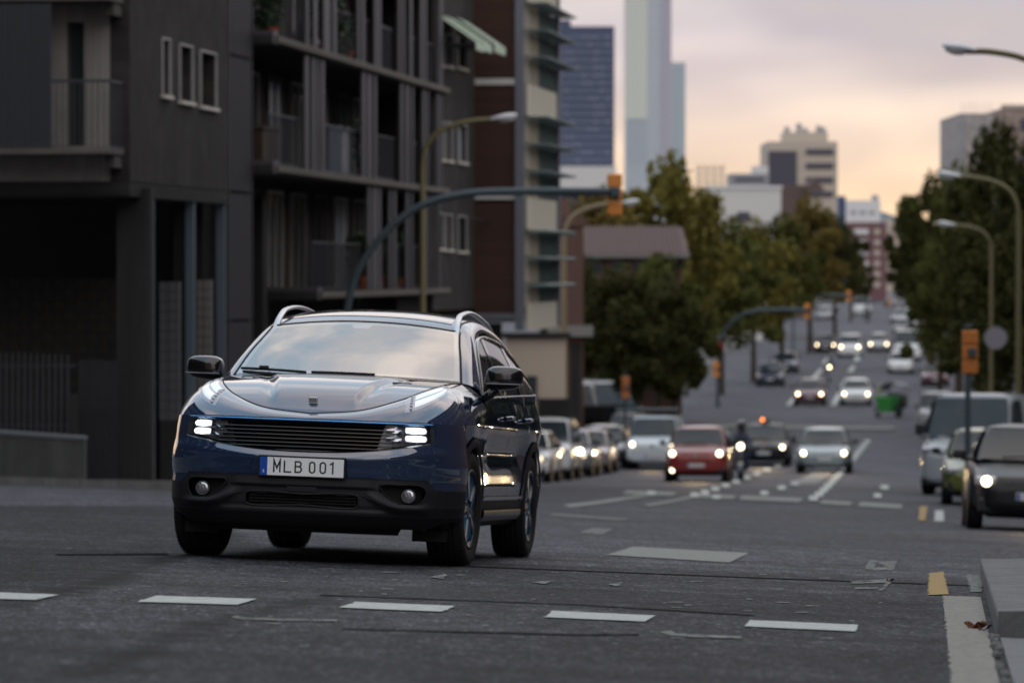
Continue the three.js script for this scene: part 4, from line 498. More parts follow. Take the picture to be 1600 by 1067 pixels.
    const T0 = 38, B0 = 184, path = (p) => { c.beginPath(); p.forEach(([x, y], i) => i ? c.lineTo(x, y) : c.moveTo(x, y)); c.stroke(); };
    path([[174, B0], [174, T0 + 2], [212, 132], [250, T0 + 2], [250, B0]]);
    path([[305, T0], [305, B0 - 9], [392, B0 - 9]]);
    path([[440, B0], [440, T0]]); for (const [a, b, r] of [[T0 + 9, 106, 78], [106, B0 - 9, 84]]) { const h = (b - a) / 2; c.beginPath(); c.moveTo(432, a); c.lineTo(432 + r - h, a); c.arc(432 + r - h, a + h, h, -Math.PI / 2, Math.PI / 2); c.lineTo(432, b); c.stroke(); }
    for (const x of [650, 782]) { const r = 32; c.beginPath(); c.arc(x, T0 + 9 + r, r, Math.PI, 0); c.lineTo(x + r, B0 - 9 - r); c.arc(x, B0 - 9 - r, r, 0, Math.PI); c.lineTo(x - r, T0 + 9 + r); c.stroke(); }
    path([[868, T0 + 32], [906, T0 + 8], [906, B0]]);
    const tx = new THREE.CanvasTexture(cv); tx.colorSpace = THREE.SRGBColorSpace;
    const g = new THREE.PlaneGeometry(.52, .11).translate(0, .583, pz + .0082); mesh('plate_face', g, new THREE.MeshPhysicalMaterial({ map: tx, roughness: .35 }), plate);
  }
  // greenhouse curves
  const curve = a => { const c = new THREE.CatmullRomCurve3(a.map(p => V(...p))); return k => c.getPoint(clamp(k / (a.length - 1))); };
  const R = curve([[.748, 1.158, -.45], [.700, 1.315, -.69], [.652, 1.438, -.92], [.620, 1.540, -1.15], [.614, 1.600, -1.55], [.606, 1.604, -2.0], [.602, 1.555, -2.6], [.592, 1.495, -3.1], [.60, 1.39, -3.42]]);
  const Wt = curve([[.866, 1.082, -.60], [.815, 1.222, -.80], [.757, 1.362, -1.02], [.712, 1.452, -1.26], [.692, 1.495, -1.6], [.690, 1.495, -2.0], [.700, 1.455, -2.6], [.745, 1.345, -2.98], [.80, 1.24, -3.14]]);
  const Wb = k => { const z = Wt(k).z; return V(sideX(z, belt(z)) - .012, belt(z) + .004, z); };
  const G = [0, 1.2, -1.6];
  const KT = 2.62;
  const wsPt = (s, k, o = 0) => { const r = R(k), b = lerp(.26, .09, k / KT), cr = lerp(.014, .046, k / KT); return [r.x * s * 1, r.y + cr * (1 - s * s) + o * .9, r.z + b * (1 - s * s * (.75 + .25 * s * s)) + o * .5]; };
  const ws = mesh('windscreen', grid((u, v) => wsPt((u * 2 - 1) * .985, lerp(.06, KT - .03, v)), 50, 36, G), CARM.glass, t);
  mesh('windscreen_border', [[[-1, 1], [-.06, .17]], [[-1, 1], [KT - .17, KT + .02]], [[-1, -.945], [-.06, KT]], [[.945, 1], [-.06, KT]]].map(([[a, b], [c, d]]) => grid((u, v) => wsPt(lerp(a, b, u), Math.max(0, lerp(c, d, v)), -.003), b - a > 1 ? 40 : 4, c === -.06 && d === KT ? 30 : 4, G)).concat([grid((u, v) => wsPt(lerp(-.12, .12, u) * (1 - .35 * (1 - v)), lerp(KT - .38, KT - .1, v), -.0035), 8, 4, G)]), CARM.frit, ws);
  // seal line around the glass
  mesh('windscreen_seal', [tube([...Array.from({ length: 16 }, (_, i) => V(...wsPt(-1, i / 15 * KT))), ...Array.from({ length: 11 }, (_, i) => V(...wsPt(-.9 + i * .18, KT))), ...Array.from({ length: 16 }, (_, i) => V(...wsPt(1, (1 - i / 15) * KT)))], .006, 140, 6)], CARM.void_, t);
  // roof: painted header, dark glass panel, rear part
  const roofPt = (s, k, o = 0) => { const r = R(k), b = .09 * (1 - sstep(KT, 4.2, k)), cr = .046 + .006 * sstep(KT, 4, k); return [r.x * s, r.y + cr * (1 - Math.pow(Math.abs(s), 2.4)) + o, r.z + b * (1 - s * s)]; };
  mesh('roof', grid((u, v) => roofPt(u * 2 - 1, lerp(KT, 8, v)), 40, 50, G), CARM.paint, t);
  mesh('glass_roof', grid((u, v) => roofPt((u * 2 - 1) * .90, lerp(3.05, 6, v), .003), 30, 30, G), CARM.black, t);
  const sideParts = s => {
    const mx = g => s > 0 ? g : mirrorX(g);
    mesh('roof_side', mx(grid((u, v) => { const a = R(u * 8), b = Wt(u * 8), p = a.clone().lerp(b, v), bul = .020 * Math.sin(v * Math.PI); return [p.x + bul, p.y + bul * .7, p.z + bul * .4 * (1 - sstep(0, .3, u))]; }, 80, 10, [0, 1.1, -1.8])), CARM.paint, t);
    const win = mesh('side_window', mx(grid((u, v) => { const a = Wt(u * 8), b = Wb(u * 8), p = a.clone().lerp(b, v); return [p.x + .010 * Math.sin(v * Math.PI) - .004, p.y, p.z]; }, 60, 8, [0, 1.1, -1.8])), CARM.sideGlass, t);
    for (const [z, w] of [[-1.66, .05], [-2.55, .05], [-.98, .018]]) mesh('window_pillar', mx(grid((u, v) => { let k0 = 0, best = 9; for (let k = 0; k <= 8; k += .02) { const d = Math.abs(Wt(k).z - z - .08 + 0); if (d < best) { best = d; k0 = k; } } const a = Wt(k0), b = Wb(k0); const p = V(lerp(a.x, b.x, v) + .010 * Math.sin(v * Math.PI) + .002, lerp(a.y, b.y, v), lerp(a.z, a.z + .06, v) + (u - .5) * w * 2); return p.toArray(); }, 2, 8, [0, 1.1, -1.8])), CARM.black, win);
    mesh('window_trim', mx(tube(Array.from({ length: 40 }, (_, i) => { const p = Wt(i / 39 * 8); p.x += .006; return p; }), .009, 120, 6)), CARM.black, win); mesh('sill_seal', mx(tube(Array.from({ length: 30 }, (_, i) => { const p = Wb(i / 29 * 8); p.x += .006; return p; }), .008, 90, 6)), CARM.black, win);
    const arches = [[0, .408], [RA, .408]];
    const trim = (z, y) => arches.every(([az]) => Math.hypot(z - az, y - FA) > .404);
    const snap = (z, y) => { for (const [az, r] of arches) { const d = Math.hypot(z - az, y - FA); if (d < r && d > r - .06) { const f = r / d; return [az + (z - az) * f, FA + (y - FA) * f]; } } return [z, y]; };
    const panel = (z0, z1, top, nu, bot = .36) => mx(grid((u, v) => { let z = lerp(z0, z1, u), y = lerp(bot, top(z), v); [z, y] = snap(z, y); return [sideX(z, y), y, z]; }, nu, 44, [0, .7, -1.4], (x, y, z) => trim(z, y)));
    mesh('fender_side', panel(.335, -.615, z => lerp(.878, .92, clamp((.335 - z) / .955)), 60), CARM.paint, t);
    const d1 = mesh('door', panel(-.625, -1.60, z => belt(z), 50), CARM.paint, t), d2 = mesh('door', panel(-1.61, -2.40, z => belt(z), 44), CARM.paint, t);
    mesh('quarter_panel', [panel(-2.41, -3.45, z => belt(z), 54, .45), mx(grid((u, v) => { const z = lerp(-3.10, -3.45, u), lo = belt(z), hi = lerp(lo + .01, 1.40, u); const y = lerp(lo, hi, v); return [lerp(sideX(z, belt(z)), .61, v * u) - .02 * v, y, z]; }, 10, 8, [0, 1, -2]))], CARM.paint, t);
    for (const [d, z] of [[d1, -1.46], [d2, -2.30]]) { const x = sideX(z, .95); const h = mesh('door_handle', [mx(tube([V(x + .004, .952, z + .09), V(x + .034, .957, z + .05), V(x + .036, .957, z - .05), V(x + .004, .952, z - .09)], .013, 24, 8))], CARM.paint, d); mesh('handle_edge', mx(box(.006, .012, .12, x + .048, .962, z)), CARM.chrome, h); }
    // wheel-arch and sill cladding
    for (const [az, a0, a1] of [[0, -.30, Math.PI + .14], [RA, -.14, Math.PI + .3]]) mesh('arch_cladding', mx(grid((u, v) => { const a = lerp(a0, a1, u), r = lerp(.386, .452, v), z = az + Math.cos(a) * r, y = FA + Math.sin(a) * r; const zz = Math.min(z, .34 + 0 * z); return [sideX(Math.min(z, .33), clamp(y, .22, 1.0)) + .010 + .012 * Math.sin(Math.min(1, v * 1.15) * Math.PI) - (z > .33 ? (z - .33) * .6 : 0), y, z]; }, 60, 6, [0, .5, az])), CARM.clad, t);
    for (const az of [0, RA]) mesh('arch_liner', mx(grid((u, v) => { const a = lerp(-.25, Math.PI + .25, u), r = .400; return [lerp(.50, sideX(Math.min(.3, az + Math.cos(a) * r), clamp(FA + Math.sin(a) * r, .25, 1)) - .005, v), FA + Math.sin(a) * r, az + Math.cos(a) * r]; }, 40, 2)), CARM.void_, t);
    mesh('sill_cladding', mx(grid((u, v) => { const z = lerp(-.40, -2.34, u), y = lerp(.235, .405, v); return [sideX(z, y) + .008 - .05 * Math.pow(1 - v, 3), y, z]; }, 40, 8, [0, .7, -1.4])), CARM.clad, t);
    mesh('sill_trim', mx(grid((u, v) => { const z = lerp(-.62, -2.26, u), y = lerp(.275, .345, v); return [sideX(z, y) + .016 + .010 * Math.sin(v * Math.PI), y, z]; }, 30, 6, [0, .7, -1.4])), CARM.satinDark, t);
    mesh('door_trim', mx(grid((u, v) => { const z = lerp(-.55, -2.30, u), y = .425 + .018 * (v - .5); return [sideX(z, y) + .012, y, z]; }, 30, 2, [0, .7, -1.4])), CARM.satin, t);
    // roof rail
    mesh('roof_rail', mx(grid((u, v) => { const k = lerp(2.66, 7.4, u), r = R(k), a = v * 2 * Math.PI, h = -.03 + .074 * Math.min(1, 1.5 * Math.sin(Math.PI * clamp(Math.pow(u, .75), .0, 1))), cx = Math.cos(a) * .022, cyy = Math.sin(a) * .013; return [r.x - .020 + cx, r.y + .008 + h + cyy, r.z + .03 * (1 - u)]; }, 60, 10, null)), CARM.satin, t);
    // door mirror
    const mg = new THREE.Group(); mg.name = 'door_mirror'; mg.position.set(s * .992, 1.205, -.70); t.add(mg);
    const shell = new THREE.SphereGeometry(1, 32, 20); { const p = shell.attributes.position; for (let i = 0; i < p.count; i++) { let x = p.getX(i), y = p.getY(i), z = p.getZ(i); const sq = v => Math.sign(v) * Math.pow(Math.abs(v), .62); x = sq(x); y = sq(y); z = sq(z); const nar = 1 - .16 * clamp(x * s * .5 + .5); p.setXYZ(i, x * .122, y * .085 * nar + .006 * x * s, (z > 0 ? z * .085 : z * .03) * (1 - .25 * clamp(x * s))); } shell.computeVertexNormals(); }
    mesh('mirror_housing', shell, CARM.black, mg); mesh('mirror_strip', rbox(.225, .010, .16, s * .005, -.040, .012, .004), CARM.satinDark, mg);
    mesh('mirror_glass', rbox(.19, .125, .006, 0, .0, -.031, .003), CARM.chrome, mg);
    mesh('mirror_arm', tube([V(s * -.05, -.075, .0), V(s * -.10, -.115, .0), V(s * -.155, -.155, -.01)], .030, 12, 8), CARM.black, mg);
    // wheel
    for (const [az, steer] of [[0, -.03], [RA, 0]]) {
      const w = new THREE.Group(); w.name = 'wheel'; w.position.set(s * .800, FA, az); w.rotation.y = steer; t.add(w);
      const prof = [[.245, -.10], [.262, -.112], [.30, -.121], [.335, -.118], [.350, -.104], [.3565, -.085]]; const tp = [...prof]; for (const g of [-.055, -.018, .018, .055]) tp.push([.360, g - .012], [.360, g - .006], [.351, g - .0045], [.351, g + .0045], [.360, g + .006], [.360, g + .012]); tp.push(...prof.slice().reverse().map(([r, y]) => [r, -y]));
      mesh('tyre', new THREE.LatheGeometry(tp.map(([r, y]) => new THREE.Vector2(r, y)), 72).rotateZ(Math.PI / 2), CARM.tyre, w);
      const lugs = []; for (let i = 0; i < 72; i++) { const a = i / 72 * Math.PI * 2; for (const sd of [-1, 1]) { const b = new THREE.BoxGeometry(.028, .003, .006); b.translate(sd * .098, .3555, 0); b.rotateX(a); lugs.push(b); } }
      mesh('tread_blocks', lugs, CARM.tyre, w);
      const rim = mesh('rim', new THREE.LatheGeometry([[.247, -.10], [.235, -.09], [.222, -.02], [.222, .06], [.235, .092], [.249, .103], [.249, .112], [.240, .114], [.230, .100]].map(([r, y]) => new THREE.Vector2(r, y)), 60).rotateZ(-Math.PI / 2 * s), CARM.rim, w);
      mesh('brake_disc', cyl(.16, .16, .02, s * -.01, 0, 0, 36, 0, Math.PI / 2), CARM.disc, rim);
      mesh('hub', [cyl(.06, .075, .05, s * .06, 0, 0, 24, 0, Math.PI / 2 * -s), cyl(.032, .032, .012, s * .088, 0, 0, 20, 0, Math.PI / 2)], CARM.rim, rim);
      const sp = [], sb = [], sw = []; for (let i = 0; i < 5; i++) for (const e of [-1, 1]) { const a = i * 2 * Math.PI / 5 + .3 + e * .20; const b = rbox(.030, .175, .036, 0, .145, 0, .006); b.rotateX(e * -.10); b.translate(s * .083, 0, 0).rotateX(a); sp.push(b); const c = box(.030, .170, .012, s * .082, .147, e * .026); c.rotateX(a); sb.push(c); const d = box(.004, .15, .016, s * .100, .15, -e * .006); d.rotateX(e * -.10); d.rotateX(a); sw.push(d); }
      mesh('spoke', sp, CARM.rim, rim); mesh('blue_insert', sb, CARM.rimBlue, rim); mesh('spoke_face', sw, CARM.rimBright, rim);
    }
  };
  sideParts(1); sideParts(-1);
  // wipers, cowl
  mesh('cowl', grid((u, v) => { const s = (u * 2 - 1) * .99; const a = wsPt(s, .02, -.006), b = hoodPt(s, 6.6); return [lerp(a[0], b[0], v), lerp(a[1], b[1], v) - .03 * Math.sin(v * Math.PI), lerp(a[2], b[2], v)]; }, 30, 5, C), CARM.matt, t);
  for (const [s0, s1, k1] of [[-.30, -.95, .20], [.30, -.25, .03]]) { const pts = Array.from({ length: 9 }, (_, i) => V(...wsPt(lerp(s0, s1, i / 8), lerp(.02, k1, i / 8), .014))); const w = mesh('wiper', tube(pts, .009, 30, 6), CARM.matt, t); const m = pts[5]; if (k1 > .1) mesh('wiper_joint', rbox(.06, .022, .03, m.x, m.y + .012, m.z + .01, .006), CARM.matt, w); }
  // cabin
  mesh('dashboard', rbox(1.36, .16, .55, 0, 1.03, -.80, .06), CARM.cabin, t);
  mesh('cabin_floor', box(1.5, .04, 2.6, 0, .42, -1.9), CARM.cabin, t);
  for (const x of [-.37, .37]) { const g = new THREE.Group(); g.name = 'seat'; g.position.set(x, 0, -1.62); t.add(g); mesh('seat_back', rbox(.50, .70, .14, 0, .92, -.12, .06, 3), CARM.cabinGrey, g); mesh('headrest', rbox(.27, .19, .10, 0, 1.36, -.16, .045, 3), CARM.cabinGrey, g); mesh('seat_cushion', rbox(.5, .14, .5, 0, .58, .15, .05, 3), CARM.cabinGrey, g); }
  mesh('rear_seat', [rbox(1.3, .62, .16, 0, .95, -2.75, .06), rbox(1.3, .14, .5, 0, .62, -2.45, .05)], CARM.cabinGrey, t);
  const sw = mesh('steering_wheel', new THREE.TorusGeometry(.185, .016, 10, 40).rotateX(-.4).translate(.37, 1.07, -1.12), CARM.cabin, t); mesh('steering_hub', rbox(.16, .10, .05, .37, 1.06, -1.10, .03), CARM.cabin, sw);
  mesh('inner_mirror', rbox(.24, .07, .03, 0, 1.47, -1.02, .02), CARM.cabin, t);
  mesh('cabin_shell', [box(1.1, .02, 2.0, 0, 1.52, -2.2)], CARM.cabin, t);
  // rear end and underside
  mesh('tailgate', grid((u, v) => { const x = lerp(-.78, .78, u), y = lerp(.55, 1.40, v); return [x * lerp(1, .78, v * v), y, -3.50 - .08 * (1 - Math.pow(x / .78, 2)) - .08 * Math.sin(v * 2)]; }, 20, 14, C), CARM.paint, t);
  mesh('rear_bumper', rbox(1.72, .30, .20, 0, .42, -3.52, .08), CARM.clad, t);
  const tailM = M([.25, .01, .01], .2); for (const x of [-.62, .62]) mesh('tail_lamp', rbox(.36, .14, .1, x, 1.0, -3.50, .03), tailM, t);
  mesh('underbody', [rbox(1.16, .18, 3.7, 0, .31, -1.45, .05), rbox(1.2, .22, .5, 0, .34, .32, .05), box(.9, .35, .9, 0, .55, .1), cyl(.03, .03, 1.5, 0, .34, RA, 10, 0, Math.PI / 2), box(1.5, .06, .06, 0, .28, -.02)], CARM.void_, t);
  for (const x of [-.35, .42]) mesh('suspension_bracket', rbox(.07, .10, .12, x, .20, -2.2, .01), CARM.void_, t);
  return t;
}
const heroPose = { x: -1.175, z: -23.45, ry: -.142 };
const hero = heroCar();
stand(hero, heroPose.x, heroPose.z, heroPose.ry);
hero.updateMatrixWorld(true);
if (globalThis.DEBUG_CAR) for (const [n, p, w] of [['contact R f', [.8, 0, 0], '705,884'], ['contact L f', [-.8, 0, 0], '316,868'], ['contact R r', [.8, 0, RA], '800,869'], ['contact L r', [-.8, 0, RA], '447,857'], ['plate', [0, .583, .91], '471,735'], ['roof', [0, 1.65, -1.5], '~575,483'], ['ws bot R', [.748, 1.15, -.45], '722,598'], ['ws bot L', [-.748, 1.15, -.45], '365,580'], ['ws top R', [.645, 1.50, -1.08], '714,513'], ['ws top L', [-.645, 1.5, -1.08], '432,503'], ['ws base c', [0, 1.166, -.19], '550,592'], ['hood seam c', [0, .93, .715], '480,646'], ['mirror R', [1.035, 1.125, -.7], '788,587'], ['mirror L', [-1.035, 1.125, -.7], '327,570'], ['fog R', [.655, .432, .8], '647,777'], ['fog L', [-.655, .432, .8], '313,765'], ['E3 L', [-.615, 1.05, .33], '~342,610'], ['side R rear', [.94, .8, RA], '833,690']]) console.log(n, toPx(hero.localToWorld(V(...p))).map(a => a.toFixed(0)).join(','), 'want', w);
// ------------------------------------------------------------------ other vehicles
const VM = { glass: M([.025, .036, .042], .05, 0, { ior: 1.45 }), tyre: M([.013, .013, .014], .85), rim: M([.30, .30, .31], .4, .8), black: M([.012, .012, .014], .5), chrome: M([.7, .7, .72], .2, 1), lampOff: M([.5, .5, .52], .15, .6), plate: M([.6, .6, .6], .5), plateB: M([.03, .10, .35], .5),
  lit: M([1, .9, .7], .4, 0, { emissive: lin(1, .84, .58), emissiveIntensity: 9 }), litFar: M([1, .9, .7], .4, 0, { emissive: lin(1, .80, .50), emissiveIntensity: 13 }), litDim: M([1, .85, .6], .4, 0, { emissive: lin(1, .78, .5), emissiveIntensity: 3 }), amber: M([1, .4, .1], .4, 0, { emissive: lin(1, .25, .05), emissiveIntensity: 5 }) };
const paintOf = (r, g, b, metal = .2) => M([r, g, b], .35, metal, { clearcoat: 1, clearcoatRoughness: .04 });
const wheelProto = (() => { const c = {}; return (r, w) => { const k = r + '_' + w; if (!c[k]) { const a = new THREE.LatheGeometry([[r * .66, -w / 2], [r * .9, -w / 2], [r, -w * .36], [r, w * .36], [r * .9, w / 2], [r * .66, w / 2]].map(q => new THREE.Vector2(...q)), 24).rotateZ(Math.PI / 2); const sp = [cyl(r * .67, r * .67, w * .7, 0, 0, 0, 20, 0, Math.PI / 2)]; for (let i = 0; i < 5; i++) { const b = box(.02, r * 1.2, r * .16, w * .37, 0, 0); b.rotateX(i * Math.PI / 5); sp.push(b, b.clone().translate(-w * .74, 0, 0)); } c[k] = [a, merged(sp)]; } return c[k]; }; })();
const ringPt = (a, hw, y0, y1, e = .42) => { const c = Math.cos(a), s = Math.sin(a), f = v => Math.sign(v) * Math.pow(Math.abs(v), e); return [hw * f(c), (y0 + y1) / 2 + (y1 - y0) / 2 * f(s)]; };
const STYLES = {
  hatch: { L: 4.1, W: 1.78, H: 1.50, rows: [[.5, .55, .34, .56], [.494, .72, .26, .66], [.47, .86, .22, .74], [.42, .95, .20, .80], [.34, .99, .2, .87], [.20, 1, .2, .97], [0, 1, .2, 1.0], [-.25, 1, .2, 1.03], [-.42, .98, .21, 1.06], [-.48, .92, .26, 1.04], [-.5, .8, .34, .95]], belt: .96, cab: [.245, -.47, .08, -.40, .93, .70] },
  suv: { L: 4.15, W: 1.80, H: 1.60, rows: [[.5, .58, .36, .68], [.494, .76, .28, .80], [.47, .89, .24, .88], [.42, .96, .22, .93], [.33, 1, .22, .99], [.21, 1, .22, 1.06], [0, 1, .22, 1.08], [-.25, 1, .22, 1.10], [-.43, .98, .23, 1.12], [-.485, .92, .28, 1.08], [-.5, .82, .36, 1.0]], belt: 1.04, cab: [.24, -.47, .09, -.42, .93, .73] },
  sedan: { L: 4.6, W: 1.80, H: 1.46, rows: [[.5, .6, .32, .58], [.494, .76, .26, .68], [.47, .88, .22, .75], [.42, .96, .20, .80], [.33, 1, .2, .86], [.20, 1, .2, .93], [0, 1, .2, .95], [-.25, 1, .2, .98], [-.40, .98, .21, 1.0], [-.48, .92, .26, .97], [-.5, .8, .34, .88]], belt: .91, cab: [.22, -.40, .07, -.24, .92, .70] },
  van: { L: 5.3, W: 2.03, H: 2.42, rows: [[.5, .6, .38, .86], [.494, .78, .30, 1.02], [.475, .90, .26, 1.12], [.44, .97, .24, 1.20], [.39, 1, .24, 1.30], [.34, 1, .24, 1.38], [.1, 1, .24, 1.4], [-.3, 1, .24, 1.4], [-.47, 1, .24, 1.4], [-.497, .97, .26, 1.38], [-.5, .9, .34, 1.3]], belt: 1.34, cab: [.375, -.499, .255, -.495, .985, .86] },
  smallvan: { L: 4.4, W: 1.83, H: 1.84, rows: [[.5, .6, .36, .74], [.494, .78, .28, .86], [.475, .90, .24, .94], [.43, .97, .22, 1.0], [.36, 1, .22, 1.08], [.28, 1, .22, 1.14], [.1, 1, .22, 1.16], [-.3, 1, .22, 1.16], [-.47, 1, .22, 1.16], [-.497, .97, .26, 1.14], [-.5, .9, .34, 1.0]], belt: 1.10, cab: [.30, -.497, .17, -.485, .96, .80] },
};
function vehicle(name, label, cat, style, paint, o = {}) {
  const S = STYLES[style], L = S.L * (o.l || 1), W = S.W, H = S.H * (o.h || 1), k = H / S.H, t = thing(name, label, cat, [0, 0, 0], 0, o.group), hw = W / 2;
  const rows = [[.5, .02, .45, .5], ...S.rows, [-.5, .02, .5, .6]], N = rows.length - 1;
  mesh('body', grid((u, v) => { const q = v * N, i = Math.min(N - 1, Math.floor(q)), f = q - i, a = rows[i], b = rows[i + 1]; const p = ringPt(u * 2 * Math.PI, hw * lerp(a[1], b[1], f), lerp(a[2], b[2], f) * k, lerp(a[3], b[3], f) * k); return [p[0], p[1], lerp(a[0], b[0], f) * L]; }, 40, N * 3, [0, .6, 0]), paint, t);
  const [f0, r0, f1, r1, w0, w1] = S.cab, y0 = S.belt * k, y1 = H - .07;
  const cab = (a, v) => { const c = Math.cos(a), s = Math.sin(a), e = .28, g = x => Math.sign(x) * Math.pow(Math.abs(x), e), vv = v + .12 * v * (1 - v); const zf = lerp(f0, f1, vv) * L, zr = lerp(r0, r1, vv) * L, w = hw * lerp(w0, w1, v * v * .5 + v * .5); return [w * g(c), lerp(y0, y1, v), (zf + zr) / 2 + (zf - zr) / 2 * g(s)]; };
  const roofPaint = o.roofPaint || paint;
  const cb = mesh('cabin', grid((u, v) => cab(u * 2 * Math.PI, v), 64, 8, [0, y0, 0]), paint, t);
  mesh('roof', grid((u, v) => { const p = cab(u * 2 * Math.PI, 1), r = 1 - v; const zc = (f1 + r1) / 2 * L; return [p[0] * r, p[1] + .07 * (1 - r * r * r), zc + (p[2] - zc) * r]; }, 48, 6, [0, y0, 0]), roofPaint, t);
  // glass set into the cabin
  const zF = v => { const vv = v + .12 * v * (1 - v); return lerp(f0, f1, vv) * L; }, wX = v => hw * lerp(w0, w1, v * v * .5 + v * .5);
  const ws = mesh('windscreen', grid((u, v) => { const q = lerp(.04, .93, v), x = (u * 2 - 1) * wX(q) * .90; return [x, lerp(y0, y1, q), zF(q) + .012 - .03 * Math.pow(Math.abs(u * 2 - 1), 3)]; }, 14, 8, [0, y0, -3]), VM.glass, t);
  mesh('wiper', box(W * .36, .02, .02, -.1, y0 + .06, zF(.06) + .03, 0, 0, .05), VM.black, ws);
  const closed = style === 'van' || (style === 'smallvan' && o.panel);
  for (const s of [-1, 1]) { const zr = closed ? lerp(f1, r1, .26) : lerp(f1, r1, .94), zr0 = closed ? zr : lerp(f0, r0, .93); const w = mesh('side_window', grid((u, v) => { const q = lerp(.08, .88, v), x = wX(q) + .008, za = zF(q) - .16, zb = lerp(zr0, zr, q) * L; return [s * x, lerp(y0, y1, q), lerp(za, zb, u)]; }, 10, 6, [0, y0, 0]), VM.glass, t); if (!closed) mesh('window_pillar', grid((u, v) => { const q = lerp(.06, .9, v); return [s * (wX(q) + .013), lerp(y0, y1, q), -.02 * L + (u - .5) * .1]; }, 1, 4, [0, y0, 0]), VM.black, w);
    const m = mesh('door_mirror', rbox(.17 * (style === 'van' ? 1.1 : 1), .13 * (style === 'van' ? 1.9 : 1), .12, s * (hw + .12), y0 + (style === 'van' ? .18 : .07), f0 * L - .32, .04), o.mirror || VM.black, t); mesh('mirror_stem', box(.14, .04, .05, s * (hw + .02), y0 + .0, f0 * L - .32), VM.black, m);
    for (const [z, rr2] of [[.315, .315], [-.30, .315]]) { const wg = new THREE.Group(); wg.name = 'wheel'; const R = style === 'van' ? .345 : .32; wg.position.set(s * (hw - .115), R, z * L); t.add(wg); const [a, b] = wheelProto(R, .21); mesh('tyre', a, VM.tyre, wg); mesh('rim', b, VM.rim, wg); mesh('wheel_arch', cyl(R + .055, R + .055, .03, s * .105, .02, 0, 24, 0, Math.PI / 2), VM.black, wg); }
    // headlamp
    const hy = (S.rows[2][3] - .075) * k, hx = s * hw * .735, hz = L * .475; const hl = mesh('headlamp', rbox(hw * .36, .15, .16, hx, hy, hz, .05), VM.lampOff, t);
    if (o.lit) mesh('lit_lamp', new THREE.SphereGeometry(.078 * (o.bulb || 1), 14, 10).scale(1, 1, .5).translate(hx, hy, hz + .075), o.lit, hl);
    if (o.fog && s < 0) mesh('fog_lamp', new THREE.SphereGeometry(.06, 12, 8).scale(1, 1, .5).translate(hx, .34 * k, L * .488), o.lit, hl);
  }
  mesh('grille', rbox(W * .46, .12, .06, 0, (S.rows[2][3] - .13) * k, L * .488, .03), VM.black, t); mesh('badge', cyl(.055, .055, .02, 0, (S.rows[2][3] - .12) * k, L * .50 + .012, 12, Math.PI / 2), VM.chrome, t);
  mesh('lower_bumper', rbox(W * .86, .24, .16, 0, .34 * k, L * .468, .06), o.bumper || VM.black, t);
  const pl = mesh('number_plate', rbox(.50, .11, .02, 0, .47 * k, L * .502 + .018, .008), VM.plate, t); mesh('plate_band', box(.045, .10, .004, -.22, .47 * k, L * .502 + .0295), VM.plateB, pl);
  mesh('underside', rbox(W * .72, .14, L * .86, 0, .24, 0, .04), VM.black, t);
  if (o.rack) { for (const z of [.02, -.22]) mesh('roof_bar', rbox(W * .78, .05, .06, 0, H + .07, z * L, .02), VM.black, t); mesh('roof_box', rbox(W * .8, .12, 1.5, 0, H + .14, -.1 * L, .05), o.rack, t); }
  if (o.taxi) { mesh('taxi_sign', rbox(.34, .13, .14, 0, H + .06, f1 * L - .2, .03), VM.black, t); mesh('taxi_lamp', new THREE.SphereGeometry(.06, 10, 8).translate(-.1, H + .13, f1 * L - .13), VM.amber, t); }
  if (o.beam) { const sp = new THREE.SpotLight(0xffd9a0, o.beam, 0, .5, .7, 2); sp.position.set(0, .75, L * .5 + .12); sp.target.position.set(0, -.6, L * .5 + 9); sp.castShadow = true; sp.shadow.radius = 6; t.add(sp, sp.target); }
  return t;
}
const HEAD = Math.atan2(-.105, 1);
const put = (o, u, D, ry = HEAD) => stand(o, (u - 800) / F * D, -D, ry);
const red = paintOf(.26, .022, .018), white = paintOf(.74, .75, .75, 0), whiteB = paintOf(.60, .66, .70, 0), vanBlue = paintOf(.36, .39, .42, 0), silver = paintOf(.34, .35, .37, .6), greyc = paintOf(.12, .12, .13, .5), blackc = M([.007, .007, .009], .28, 0, { ior: 1.42 }), darkBlue = paintOf(.02, .03, .06, .4), lime = paintOf(.10, .115, .014, .1), maroon = paintOf(.10, .02, .03, .3), cream = paintOf(.42, .38, .32, .1), teal = paintOf(.28, .33, .34, .3), pinkish = paintOf(.36, .30, .31, .4);
put(vehicle('compact_suv', 'red compact SUV with both headlights on, waiting at the junction', 'car', 'suv', red, { lit: VM.lit, fog: true, beam: 22 }), 1094, 106);
put(vehicle('taxi', 'black taxi with an orange roof light behind the red SUV', 'car', 'sedan', blackc, { lit: VM.lit , taxi: true, beam: 18 }), 1197, 131);
put(vehicle('moving_car', 'pale silver-blue hatchback between the dotted lane lines', 'car', 'hatch', teal, { lit: VM.lit, beam: 24 }), 1290, 122);
put(vehicle('moving_car', 'white small van with dark roof box and one headlight showing', 'van', 'smallvan', whiteB, { lit: VM.lit, rack: VM.black, beam: 12 }), 1026, 127);
const PARK = 'cars parked along the brick house kerb';
[[.35, 103.5, 'hatch', white, 'white hatchback nearest the brown offices in the parked row', VM.litDim], [1.0, 109.5, 'smallvan', white, 'tall white van in the parked row', VM.litDim], [1.75, 115.5, 'hatch', silver, 'silver hatchback behind the tall parked van', VM.litDim], [2.45, 121.5, 'sedan', pinkish, 'pinkish grey saloon in the parked row', null], [3.2, 128, 'hatch', greyc, 'dark grey hatchback at the far end of the parked row', null]].forEach(([x, D, st, p, l, lit]) => stand(vehicle('parked_car', l, 'car', st, p, { group: PARK, lit, bulb: .8 }), x, -D, HEAD));
